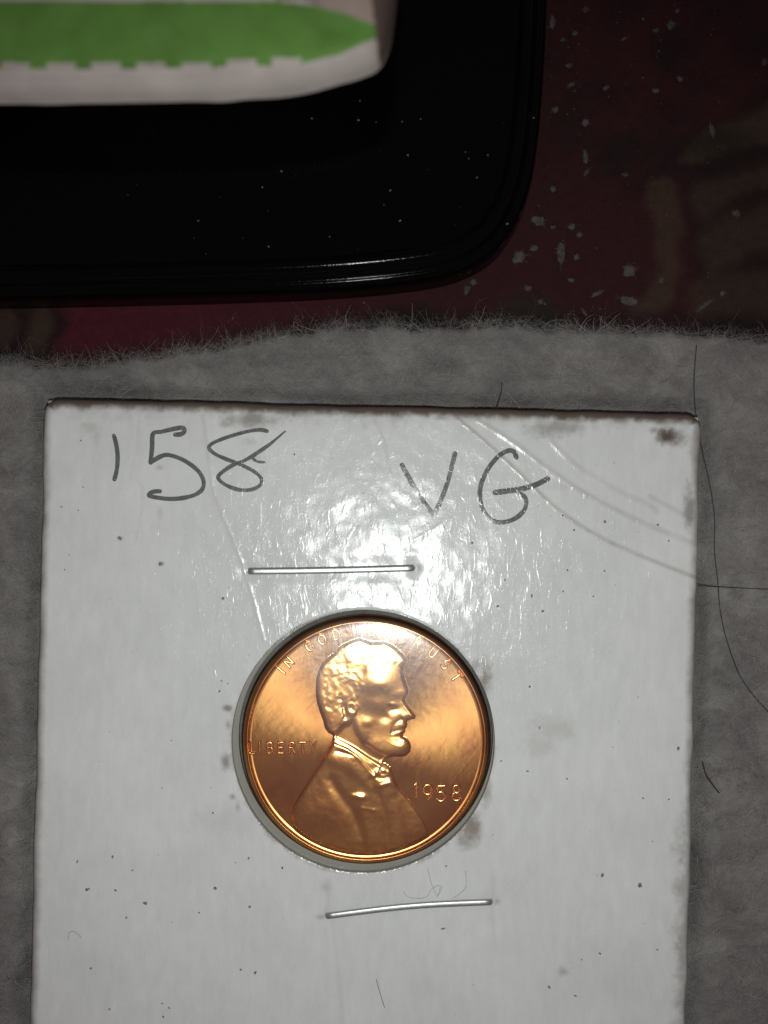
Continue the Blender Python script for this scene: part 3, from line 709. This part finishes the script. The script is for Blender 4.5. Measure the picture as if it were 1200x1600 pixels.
st = 0.0042
n = int(RI / st) + 2
g = np.arange(-n, n + 1) * st
GX, GY = np.meshgrid(g, g, indexing='ij')
PXX = 572 + GX / PX; PYY = 1160 - GY / PX
def gau(x, y, sx, sy, rot=0.0):
    c, s = math.cos(rot), math.sin(rot); dx, dy = PXX - x, PYY - y
    return np.exp(-(((dx * c + dy * s) / sx) ** 2 + ((-dx * s + dy * c) / sy) ** 2))
def G2(x, y, sx, sy, amp, rot=0.0):
    (q,) = z2([(x, y)]); return amp * gau(q[0], q[1], sx / 4.6154, sy / 4.6154, rot)
def C(pts, wpx, amp): return amp * np.exp(-(seg_dist(PXX, PYY, pts) / wpx) ** 2)
dS = sdist(PXX, PYY, SIL); ins = dS > 0; dI = np.maximum(dS, 0)
h = np.where(ins, 2.0 * (1 - np.exp(-dI / 1.3)) + 2.6 * (1 - np.exp(-dI / 15)), 0.0)
hd = np.zeros_like(h)
dH = sdist(PXX, PYY, HAIR); dN = sdist(PXX, PYY, NECK); dC = sdist(PXX, PYY, COLLAR); dB = sdist(PXX, PYY, BOW); dK = sdist(PXX, PYY, COAT)
hd += 3.2 * gau(594, 1064, 33, 25) + 2.4 * gau(592, 1082, 42, 62)
hd += G2(860, 485, 75, 28, 0.6, -0.25) + G2(800, 600, 46, 34, -1.7) + G2(806, 566, 30, 16, 1.1, 0.1) + G2(800, 590, 22, 10, 0.4)
hd += C(z2([(893, 545), (925, 605), (948, 650)]), 5.0, 1.3) + G2(886, 655, 22, 18, 0.9) + G2(905, 685, 12, 8, -0.4)
hd += G2(690, 560, 66, 50, 0.8, 0.2) + G2(742, 655, 44, 38, -1.3, 0.5) + G2(615, 695, 36, 32, 0.6) + G2(585, 620, 60, 60, -0.4)
hd += C(z2([(862, 672), (812, 712), (798, 765)]), 3.0, -0.8) + G2(872, 722, 30, 20, 0.45) + C(z2([(895, 750), (835, 757), (800, 770)]), 2.4, -0.7) + G2(842, 772, 34, 15, 0.45) + G2(835, 800, 40, 9, -0.6)
hd += G2(845, 880, 66, 52, 0.8) + C(z2([(560, 730), (620, 810), (700, 870), (790, 905)]), 12, 0.7)
hd += G2(690, 420, 110, 40, 0.5) 
tex = noise2(PXX + 6 * noise2(PXX, PYY, 20, 82), PYY * 1.0 + 6 * noise2(PXX, PYY, 20, 83), 6.0, 81, 3, 0.6)
beard = sstep(-4, 6, sdist(PXX, PYY, z2([(540, 690), (600, 760), (700, 820), (790, 815), (870, 800), (932, 850), (925, 920), (860, 946), (770, 950), (680, 905), (590, 830)])))
hd += 0.22 * beard * tex
# hair: raised mass with locks swept back and to the front
hm = sstep(-5.5, 5.5, dH)
wx = PXX + 9 * noise2(PXX, PYY, 26, 84); wy = PYY + 9 * noise2(PXX, PYY, 26, 85)
ang = 0.5 * np.sin((PXX - 500) / 40.0)
lock = np.sin((wx * 0.50 + wy * 0.86) / 1.35 + 3.0 * noise2(wx, wy, 15, 86)) * 0.5 + np.sin((wx * 0.9 - wy * 0.4) / 2.1 + 2 * noise2(wx, wy, 18, 88)) * 0.4
hd += hm * (0.6 + 0.15 * lock + 0.20 * noise2(wx, wy, 5.0, 187, 2) + 0.45 * noise2(wx, wy, 13, 87, 2))
dE = sdist(PXX, PYY, EAR)
hd += 0.8 * sstep(-2, 3, dE) - 0.7 * sstep(3, 7, dE) + G2(505, 622, 18, 12, 0.9, 0.5) + G2(455, 590, 14, 60, -0.9) + C(z2([(420, 500), (440, 580), (460, 660)]), 3.0, -0.9)
nm = sstep(-6, 6, dN); hd -= 2.2 * nm
cm_ = sstep(-1.6, 1.6, dC); hd += 0.9 * cm_ + C(z2([(372, 806), (470, 856), (600, 942), (700, 1008)]), 1.8, 0.9) * 1.0 + C(z2([(380, 858), (470, 893), (555, 955), (640, 1060), (668, 1090)]), 1.8, 1.0)
bm = sstep(-1.2, 1.6, dB); hd += 0.5 * bm + G2(690, 1066, 20, 22, 1.5) + G2(735, 1046, 20, 18, 1.5) + G2(776, 1056, 20, 26, 1.2) + G2(712, 1020, 14, 16, 0.8) + G2(735, 1085, 26, 14, 0.8)
km = sstep(-3, 3, dK)
coat_f = -0.1 + 0.022 * (1290 - PYY) + C(z3([(440, 386), (500, 396)]), 3.6, 0.9) + C(z3([(486, 400), (505, 500), (520, 620), (530, 900)]), 9, 1.5) + C(z3([(318, 300), (370, 390), (440, 480), (500, 640), (530, 900)]), 8, -1.6) \
    + C(z3([(545, 300), (590, 400), (620, 500), (640, 640), (650, 900)]), 6, -1.3) + C(z3([(690, 400), (740, 500), (790, 700), (830, 900)]), 8, -0.9) + C(z3([(650, 330), (690, 420), (710, 560), (730, 900)]), 9, 0.8) \
    + C(z3([(300, 170), (420, 220), (560, 330)]), 10, 0.9) + C(z3([(350, 130), (470, 160), (540, 240)]), 3, -0.8) + C(z3([(600, 330), (650, 310), (680, 330)]), 3, 0.7) + C(z3([(490, 455), (560, 470)]), 2.5, 0.45) \
    + 1.6 * gau(497, 1276, 36, 30) + 0.24 * noise2(PXX, PYY, 14, 91, 3) + 0.07 * noise2(PXX, PYY, 5, 92, 2)
hd += km * coat_f
def soften(a, sg):
    k_ = np.exp(-0.5 * (np.arange(-6, 7) / sg) ** 2); k_ /= k_.sum(); o_ = np.zeros_like(a)
    for i_, w_ in enumerate(k_): o_ += w_ * np.roll(a, i_ - 6, 0)
    a, o_ = o_, np.zeros_like(a)
    for i_, w_ in enumerate(k_): o_ += w_ * np.roll(a, i_ - 6, 1)
    return o_
hd = soften(hd, 1.5)
fold = sstep(0, 6, dS)
h = h + np.where(ins, hd * np.clip(0.25 + 0.75 * fold, 0, 1), 0)
rr = np.hypot(GX, GY)
h = h * sstep(RI, RI - 0.045, rr)
h = np.maximum(h, np.where(ins, 0.6 * sstep(RI, RI - 0.045, rr), 0))
h += 3.6 * (rr / RI) ** 2.3                                # the field dishes up to the rim
h += 0.05 * noise2(PXX, PYY, 9, 95, 2)
Hc = FIELD + h * PX * KR
V = np.stack([GX + COIN[0], GY + COIN[1], Hc], -1).reshape(-1, 3)
NRM = grid_normals(Hc, st, st)
F = grid_faces(2 * n + 1, 2 * n + 1)
ctr = lambda arr: arr.ravel()[F].mean(1)
ok = (rr.ravel()[F] < RI + 0.004).all(1)
inp = ctr(dS) > -0.5
reg = np.zeros(len(F), int)
reg[inp] = 1; reg[inp & (ctr(dH) > 0)] = 2; reg[inp & (ctr(dK) > 0)] = 3; reg[inp & (ctr(dC) > 0)] = 4; reg[inp & (ctr(dB) > 0)] = 5
objs = {}
for rid, nm in ((0, 'field'), (1, 'portrait'), (2, 'hair'), (3, 'coat'), (4, 'collar'), (5, 'bow_tie')):
    v, f, nn, _ = sub(V, F, ok & (reg == rid), NRM)
    par = coin if rid < 2 else objs[1]
    objs[rid] = mesh_np(nm, v - COFF, f, M_COPPER if rid == 0 else (M_COAT if rid == 3 else M_RELIEF), par, normals=nn)
objs[1]['label'] = 'bearded man facing right in low relief'
zr = FIELD + 3.6 * PX * KR
prof = [(RI - 0.020, zr - 0.004), (RI - 0.010, zr - 0.0002), (RI - 0.004, zr + 0.0006), (RI + 0.003, zr + 0.0020), (RI + 0.009, zr + 0.0048), (RI + 0.013, zr + 0.0085), (RI + 0.016, zr + 0.0130), (RI + 0.018, zr + 0.0168), (RI + 0.0200, zr + 0.0186), (RI + 0.0225, zr + 0.0190), (RI + 0.026, zr + 0.0180), (RI + 0.032, zr + 0.0150), (RI + 0.042, zr + 0.0095), (RI + 0.052, zr + 0.0035), (RI + 0.062, zr - 0.004), (RI + 0.069, zr - 0.014), (RI + 0.072, zr - 0.03), (RI + 0.072, -0.215), (RI + 0.06, -0.235), (0.5, -0.235), (0.001, -0.235)]
v, f = lathe(prof, 260, COIN[0], COIN[1])
mesh_np('rim', v - COFF, f, M_RIM, coin)
# raised lettering: strokes of a plain capital hand, box 0.7 x 1
ARC = lambda cx, cy, rx, ry, a0, a1, n=8: [(cx + rx * math.cos(t), cy + ry * math.sin(t)) for t in np.linspace(math.radians(a0), math.radians(a1), n)]
GL = {'I': [[(0.35, 0), (0.35, 1)]], 'N': [[(0.05, 0), (0.05, 1), (0.65, 0), (0.65, 1)]], 'G': [ARC(0.38, 0.5, 0.36, 0.5, 50, 355, 14), [(0.74, 0.42), (0.42, 0.42)]], 'O': [ARC(0.37, 0.5, 0.37, 0.5, 0, 360, 18)],
      'D': [[(0.05, 0), (0.05, 1), (0.3, 1)] + ARC(0.28, 0.5, 0.4, 0.5, 88, -88, 9) + [(0.05, 0)]], 'W': [[(-0.05, 1), (0.17, 0), (0.38, 0.9), (0.6, 0), (0.82, 1)]], 'E': [[(0.6, 1), (0.08, 1), (0.08, 0), (0.6, 0)], [(0.08, 0.52), (0.5, 0.52)]],
      'T': [[(0.0, 1), (0.7, 1)], [(0.35, 1), (0.35, 0)]], 'R': [[(0.08, 0), (0.08, 1), (0.35, 1)] + ARC(0.36, 0.75, 0.25, 0.25, 85, -85, 7) + [(0.08, 0.5)], [(0.34, 0.5), (0.64, 0)]], 'U': [[(0.05, 1), (0.05, 0.35)] + ARC(0.35, 0.32, 0.3, 0.32, 180, 360, 8) + [(0.65, 1)]],
      'S': [ARC(0.35, 0.74, 0.27, 0.26, 35, 270, 9) + ARC(0.35, 0.25, 0.3, 0.25, 85, -150, 9)], 'L': [[(0.08, 1), (0.08, 0), (0.6, 0)]], 'B': [[(0.08, 0), (0.08, 1), (0.34, 1)] + ARC(0.34, 0.76, 0.23, 0.24, 85, -85, 6) + [(0.08, 0.52)], [(0.34, 0.52)] + ARC(0.34, 0.26, 0.29, 0.26, 85, -85, 7) + [(0.08, 0)]],
      'Y': [[(0.0, 1), (0.35, 0.5), (0.7, 1)], [(0.35, 0.5), (0.35, 0)]], '1': [[(0.22, 0.84), (0.36, 1), (0.36, 0)]], '9': [ARC(0.35, 0.66, 0.28, 0.33, 0, 360, 16), [(0.63, 0.66), (0.6, 0.4), (0.5, 0.15), (0.35, -0.02)]],
      '5': [[(0.6, 1), (0.16, 1), (0.12, 0.58)] + ARC(0.33, 0.3, 0.3, 0.3, 120, -150, 10)], '8': [ARC(0.35, 0.75, 0.23, 0.25, 0, 360, 14), ARC(0.35, 0.26, 0.29, 0.27, 0, 360, 16)]}
def coin_z(x, y):
    r = np.hypot(x - COIN[0], y - COIN[1])
    return FIELD + (3.6 * np.minimum(r / RI, 1.0) ** 2.3) * PX * KR
def glyph(ch, cx, cy, hgt, rot, wd, nm, thick=0.0085, xs_=1.0):
    c, s = math.cos(rot), math.sin(rot); pp = []
    for si, line in enumerate(GL[ch]):
        P = np.array(line, float); P = np.stack([(P[:, 0] - 0.36) * xs_, P[:, 1] - 0.5], 1) * hgt
        q = []
        for a_, b_ in zip(P[:-1], P[1:]):
            m_ = max(1, int(np.linalg.norm(b_ - a_) / (hgt * 0.12)))
            for t in range(m_): q.append(a_ + (b_ - a_) * t / m_)
        q.append(P[-1]); P = np.array(q)
        P = np.stack([cx + P[:, 0] * c - P[:, 1] * s, cy + P[:, 0] * s + P[:, 1] * c], 1)
        pp.append(ribbon(P, wd, coin_z, thick - 0.0004 * si, 'round'))
    V, F = join(pp)
    return mesh_np(nm, V - COFF, F, M_RELIEF, coin)
for ch, dg in zip('INGODWETRUST', (140.4, 134.6, 121.0, 113.6, 105.6, 95.0, 86.5, 72.0, 62.2, 52.8, 43.8, 35.2)):
    t = math.radians(dg); glyph(ch, COIN[0] + 0.868 * math.cos(t), COIN[1] + 0.868 * math.sin(t), 0.074, t - math.pi / 2, 0.0225, 'letter', 0.0105)
for ch, x in zip('LIBERTY', (393, 404.5, 421, 438, 455.5, 472, 488)):
    p = W(x, 1171); glyph(ch, p[0], p[1], 0.084, 0, 0.0225, 'letter', 0.0110 if ch != 'L' else 0.02, 0.85)
for ch, x, y, hh in (('1', 651, 1238, 0.118), ('9', 669, 1241, 0.118), ('5', 690, 1243, 0.120), ('8', 714, 1242, 0.120)):
    p = W(x, y); glyph(ch, p[0], p[1], hh, 0.0, 0.0255, 'digit', 0.0115, 0.95)

# ------------------------------------------------------------------ black plastic case
ZP = 0.14                                                # face of the case
case = empty('plastic_case', W(300, 200, ZC))
tag(case, 'glossy black plastic case with a rounded corner and a thin raised rim', 'case')
KO = np.array(W(300, 200, ZC))
outl = [(862, -420), (860, -200), (858, 0), (853, 110), (845, 210), (832, 290), (808, 352), (768, 402), (706, 432), (620, 447), (500, 457), (350, 463), (200, 467), (0, 471), (-300, 474), (-700, 474)]
oc = np.array(smooth_curve(outl, 16)); oc = WA(oc, 0.0)
T = np.gradient(oc, axis=0); T /= np.linalg.norm(T, axis=1, keepdims=True); NI = np.stack([T[:, 1], -T[:, 0]], 1)
if (NI[len(NI) // 2] @ (np.array([-1.0, 1.0]))) < 0: NI = -NI
prof = [(-0.004, ZC + 0.004), (0.0, ZC + 0.03), (0.004, -0.16), (0.016, -0.02), (0.036, 0.035), (0.056, 0.055), (0.068, 0.058), (0.078, 0.056), (0.09, 0.058), (0.105, 0.085), (0.125, 0.135), (0.15, 0.166), (0.175, 0.178), (0.20, 0.177), (0.222, 0.166), (0.242, 0.150), (0.265, 0.1425), (0.30, ZP)]
m = len(prof); V = np.zeros((len(oc), m, 3))
for q, (d, z) in enumerate(prof):
    V[:, q, :2] = oc + NI * d; V[:, q, 2] = z
i = np.arange(len(oc) - 1)[:, None]; j = np.arange(m - 1)[None]; A = i * m + j
F = np.stack([A, A + 1, A + m + 1, A + m], -1).reshape(-1, 4)
mesh_np('rim', V.reshape(-1, 3) - KO, F, M_BLACK, case)
inner = oc + NI * 0.298
# face: strips from the inner rim line towards the far corner of the case (off the picture)
far = np.array([-6.6, 6.2]); S = np.linspace(0, 1, 24)
V = inner[:, None] * (1 - S)[None, :, None] + far[None, None] * S[None, :, None]
V = np.concatenate([V, np.full(V.shape[:2] + (1,), ZP - 0.0004)], -1)
V[..., 2] += -0.006 * np.sin(np.clip(S, 0, 1) * math.pi)[None]
mm = len(S); i = np.arange(len(inner) - 1)[:, None]; j = np.arange(mm - 1)[None]; A = i * mm + j
F = np.stack([A, A + 1, A + mm + 1, A + mm], -1).reshape(-1, 4)
mesh_np('face', V.reshape(-1, 3) - KO, F, M_BLACK, case)
z5 = zz(2, 300, 100)
fl_ = []
spk = z5([(525, 115), (575, 181), (715, 172), (657, 180), (675, 285), (855, 275), (865, 295), (925, 285), (890, 355), (620, 395), (220, 385), (20, 490), (240, 571), (765, 578), (375, 170), (1068, 168), (430, 540), (985, 500), (650, 490), (600, 440), (280, 335), (520, 175)])
for q, (x, y) in enumerate(spk):
    p = W(x, y, ZP); s_ = rng.uniform(0.005, 0.011); fl_.append(flake(p[0], p[1], ZP + 0.001, s_, s_ * 0.7, rng.uniform(0, 3), 0.003, q + 300))
for q in range(34):
    x, y = rng.uniform(0, 820), rng.uniform(180, 400); p = W(x, y, ZP); s_ = rng.uniform(0.0015, 0.004)
    fl_.append(flake(p[0], p[1], ZP + 0.001, s_, s_ * 0.7, rng.uniform(0, 3), 0.002, q + 400, 6))
V, F = join(fl_)
o = mesh_np('dust', V, F, M_DUST); tag(o, 'pale dust specks scattered over the glossy black case', kind='stuff')

# ------------------------------------------------------------------ green and white packet lying on the case
ZT = 1.35
pk = empty('packet', W(200, 0, ZP)); tag(pk, 'white packet with a broad green band and dashed edge on the black case', 'packet')
KP = np.array(W(200, 0, ZP))
PO = smooth_curve([(-270, 160), (-200, 168), (0, 168), (150, 168), (280, 166), (380, 162), (470, 153), (535, 138), (572, 126), (594, 112), (609, 80), (619, 20), (624, -60), (628, -140), (560, -240), (200, -270), (-160, -270), (-270, -180)], 6, True)
PO = [(x, y - 7) for x, y in PO]
st = 0.0095
xs = np.arange(-4.3, 0.35, st); ys = np.arange(2.6, 5.3, st)
X, Y = np.meshgrid(xs, ys, indexing='ij'); kp = (D - ZT + 0.28) / D * PX
U = X / kp + 600; Vp = 800 - Y / kp
d = sdist(U, Vp, PO)
Zt = ZT - 0.30 * (1 - np.sqrt(np.clip(1 - (1 - np.clip(d / 34, 0, 1)) ** 2, 0, 1))) + 0.05 * noise2(U, Vp, 90, 77, 2) + 0.05 * np.clip(d / 200, 0, 1)
Zt += 0.02 * np.exp(-((d - 26) / 6) ** 2) * (U < 400)
NRM = grid_normals(Zt, st, st)
gx_, gy_ = np.gradient(d * kp, st, st); sn = np.abs(d * kp) < 0.85 * st
X = np.where(sn, X - d * kp * gx_, X); Y = np.where(sn, Y - d * kp * gy_, Y); d = np.where(sn, 0.0, d)
V = np.stack([X, Y, Zt], -1).reshape(-1, 3); F = grid_faces(len(xs), len(ys))
kt = (D - Zt) / D * PX; U = X / kt + 600; Vp = 800 - Y / kt
dc = d.ravel()[F].mean(1); uc = U.ravel()[F].mean(1); vc = Vp.ravel()[F].mean(1)
GREEN = [(-600, 108), (0, 108), (150, 108), (300, 107), (400, 104), (470, 99), (530, 85), (592, 57), (588, 40), (540, 22), (490, 9), (430, 2), (0, 2), (-600, 2)]
gi = inside(uc, vc, GREEN)
dash = np.zeros(len(F), bool); dl = []
for q in range(-2, 7):
    x0 = 2 + q * 70.5; x1 = x0 + 45; y0 = 98.0 - 7.5 * max(0, (x0 - 330) / 180.0) ** 1.7 - (5 if q >= 5 else 0)
    dl.append((uc > x0) & (uc < x1) & (vc > y0) & (vc < y0 + (10 if q < 4 else 16)) & gi)
okp = (d.ravel()[F] >= 0).all(1)
right = (uc > 588 + (vc - 60) * 0.12) & (vc < 110)
pink = inside(uc, vc, [(430, 2), (470, -2), (490, 9), (540, 22), (588, 40), (592, 0), (600, -60), (600, -400), (470, -400), (440, -100)]) & ~right
reg = np.ones(len(F), int); reg[gi] = 2; reg[right] = 4; reg[pink] = 5
for m_ in dl: reg[m_ & (reg == 2)] = 3
for rid, nm, mt in ((1, 'wrapper', M_WHITE), (2, 'green_band', M_GREEN), (4, 'end_fold', M_TAN), (5, 'clear_fold', M_PINK)):
    if not (okp & (reg == rid)).any(): continue
    v, f, nn, _ = sub(V, F, okp & (reg == rid), NRM); mesh_np(nm, v - KP, f, mt, pk, normals=nn)
for m_ in dl:
    mk = okp & (reg == 3) & m_
    if mk.any():
        v, f, nn, _ = sub(V, F, mk, NRM); mesh_np('dash', v - KP, f, M_WHITE, pk, normals=nn)
# side and underside of the packet, down to the face of the case
po = WA(PO, ZT - 0.28); nb = len(po)
ring = []
for z, s_ in ((ZT - 0.30, 1.0), (ZT - 0.315, 0.86), (0.5, 0.56), (0.26, 0.47), (ZP + 0.004, 0.44)):
    c0 = po.mean(0); ring.append(np.c_[c0 + (po - c0) * s_, np.full(nb, z) + (0.05 * noise2(np.array(PO)[:, 0], np.array(PO)[:, 1], 90, 77, 2) if len(ring) < 2 else 0)])
V = np.concatenate(ring); q = np.arange(nb); q2 = (q + 1) % nb
F = np.concatenate([np.stack([q + nb * k_, q2 + nb * k_, q2 + nb * (k_ + 1), q + nb * (k_ + 1)], 1) for k_ in range(len(ring) - 1)])
mesh_np('packet_side', V - KP, F, M_WHITE, pk)

# ------------------------------------------------------------------ lint on the red cloth
z7 = zz(2.4, 700, 0)
lint = [(515, 35, 16, 12, 0), (475, 125, 12, 9, 0), (660, 145, 16, 6, .4), (780, 115, 12, 10, 0), (835, 95, 20, 16, .3), (860, 40, 12, 8, .6), (870, 295, 13, 11, 0), (780, 340, 15, 12, .3), (400, 410, 15, 12, 0), (515, 460, 18, 15, 0), (515, 590, 11, 26, .1), (520, 645, 22, 8, .8),
        (665, 655, 13, 10, 0), (990, 490, 12, 28, .3), (395, 708, 14, 12, .5), (340, 828, 28, 20, 0), (395, 852, 13, 9, .3), (462, 850, 16, 11, .3), (492, 880, 16, 10, 0), (320, 930, 17, 12, 0), (268, 965, 36, 22, .3), (425, 950, 16, 52, 0), (482, 965, 14, 12, 0), (680, 1015, 30, 24, 0),
        (463, 1050, 15, 9, 0), (300, 1080, 16, 14, 0), (70, 1086, 12, 20, -.4), (95, 1058, 16, 12, 0), (558, 1102, 30, 8, .4), (802, 1052, 17, 12, 0), (680, 1130, 36, 20, -.25), (1030, 1100, 14, 12, 0), (960, 1145, 52, 9, .6), (512, 1172, 20, 7, -.8), (1082, 800, 16, 17, .5), (345, 1130, 13, 10, 0),
        (1185, 232, 12, 14, 0), (390, 85, 12, 26, 0), (430, 150, 12, 8, 0), (455, 246, 14, 10, 0), (592, 330, 16, 9, .3), (460, 318, 22, 8, .5)]
LL = {0: 'pale lint fleck at the very top of the red cloth, nearest the black case', 2: 'thin slanted sliver of lint high on the plain part of the red cloth', 4: 'broad faint lint fleck high on the red cloth, right of the thin slanted sliver',
      9: 'round smudge of lint right of the straight side of the black case', 10: 'upright elongated lint fleck right of the case side, joined to a curved wisp', 11: 'curved wisp of lint just under the upright fleck beside the case side',
      13: 'upright pale lint fleck lying on the upper tan leaf shape', 15: 'wide pale lint tuft hugging the rounded corner of the black case', 20: 'largest flat lint tuft, just outside the bottom of the rounded case corner',
      21: 'tall narrow lint tuft standing upright below the rounded corner of the case', 23: 'squarish pale lint tuft between the rounded corner and the tan leaf stem', 25: 'round lint tuft just above the felt edge, under the case corner',
      26: 'lint tuft under the lower rim of the case, above the grey felt', 28: 'long slanted lint sliver just above the felt edge', 30: 'wide bright lint tuft at the foot of the tan stem', 32: 'long slanted lint streak across the lower right tan leaf',
      31: 'bright lint dot at the top end of the long slanted streak', 34: 'egg-shaped pale lint fleck on the middle tan leaf', 36: 'pale lint fleck at the right border of the red cloth, above the tan leaves', 41: 'hooked lint wisp beside the upper straight side of the black case'}
cells = {}
for q, (x, y, rx, ry, rt) in enumerate(lint):
    (pxy,) = z7([(x, y)]); p = W(pxy[0], pxy[1], ZC + 0.015)
    key = q % 9
    if key not in cells:
        # a flat torn tuft with wisps
        v1, f1 = flake(0, 0, 0.0, 1.0, 1.0, 0, 0.22, 700 + key, 13)
        r_ = np.random.default_rng(800 + key); nn = 16; aa = r_.uniform(0, 6.28, nn)
        v2, f2 = fibres(np.c_[0.5 * np.cos(aa), 0.5 * np.sin(aa), np.full(nn, 0.1)], aa + r_.normal(0, 0.7, nn), r_.uniform(0.4, 1.3, nn), np.full(nn, 0.10), np.full(nn, 0.1), np.full(nn, 1.2), 4, key)
        V, F = join([(v1, f1), (v2, f2)])
        o = mesh_np('lint_fleck', V, F, M_LINT); cells[key] = o
    else:
        o = cells[key].copy(); COL.objects.link(o)
    o.location = (p[0], p[1], ZC + 0.012); o.rotation_euler = (0, 0, rt)
    o.scale = (rx / 2.4 * PX * 0.98, ry / 2.4 * PX * 0.98, 0.04)
    tag(o, LL.get(q, 'tiny roundish pale lint speck on the dark red cloth'), 'lint', 'lint flecks on the dark red cloth')
fl_ = []
for q in range(420):
    x, y = rng.uniform(840, 1215), rng.uniform(0, 515)
    if rng.uniform() < 0.2: x, y = rng.uniform(300, 840), rng.uniform(468, 505)
    p = W(x, y, ZC); s_ = min(0.012, 0.002 + rng.exponential(0.003)); fl_.append(flake(p[0], p[1], ZC + 0.014, s_, s_ * rng.uniform(0.35, 1), rng.uniform(0, 3), 0.003, q + 1500, 7))
V, F = join(fl_)
o = mesh_np('lint_dust', V, F, M_LINT); tag(o, 'fine pale dust sprinkled over the dark red cloth', kind='stuff')

# ------------------------------------------------------------------ loose hairs
def hair_strand(pts, rad, z0, label, mat=M_HAIR, onfelt=True):
    c = WA(smooth_curve(pts, 10), z0); zf = felt_at(c[:, 0], c[:, 1]) if onfelt else card_h(c[:, 0], c[:, 1])
    k_ = np.ones(9) / 9; zf = np.convolve(np.pad(zf, 4, mode='edge'), k_, 'valid')
    V, F = tube(np.c_[c, zf + (0.036 if onfelt else 0.003)], rad, 6)
    b = V.mean(0); o = mesh_np('hair', V - b, F, mat); o.location = b
    tag(o, label, 'hair', 'loose dark hairs'); return o
hair_strand([(1087, 540), (1084, 575), (1083, 610), (1087, 660), (1097, 712), (1108, 760), (1115, 810), (1115, 860), (1120, 910), (1124, 955), (1134, 1000), (1152, 1050), (1175, 1085), (1205, 1118)], 0.0040, ZF, 'long thin dark hair curving down the grey felt beside the right edge of the card')
hair_strand([(1082, 914), (1110, 916), (1150, 918), (1215, 921)], 0.0036, ZF, 'short dark hair crossing the grey felt level with the upper staple')
hair_strand([(784, 598), (782, 615), (775, 640)], 0.0042, ZF, 'short dark hair standing off the top edge of the card above the letter G')
hair_strand([(1096, 1190), (1102, 1210), (1112, 1225), (1122, 1238)], 0.0055, ZF, 'dark curled hair tangled in the grimy patch of felt low at right')
hair_strand([(668, 1355), (674, 1380), (684, 1402)], 0.0012, 0, 'fine fibre leaning on the card between the coin and the lower staple', M_SPECK, False)
hair_strand([(630, 1393), (640, 1402), (665, 1402), (675, 1388), (688, 1384), (684, 1400), (692, 1384)], 0.0012, 0, 'fine curled fibre looped on the card just above the lower staple', M_SPECK, False)
hair_strand([(727, 1360), (728, 1385), (716, 1398), (708, 1403)], 0.0012, 0, 'fine hooked fibre on the card above the right half of the lower staple', M_SPECK, False)
hair_strand([(588, 1530), (594, 1552), (601, 1575)], 0.0028, 0, 'short straight fibre on the lower part of the card', M_SPECK, False)
hair_strand([(107, 1468), (108, 1458), (114, 1455), (121, 1459), (127, 1465)], 0.0012, 0, 'tiny curved fibre near the lower left of the card', M_SPECK, False)
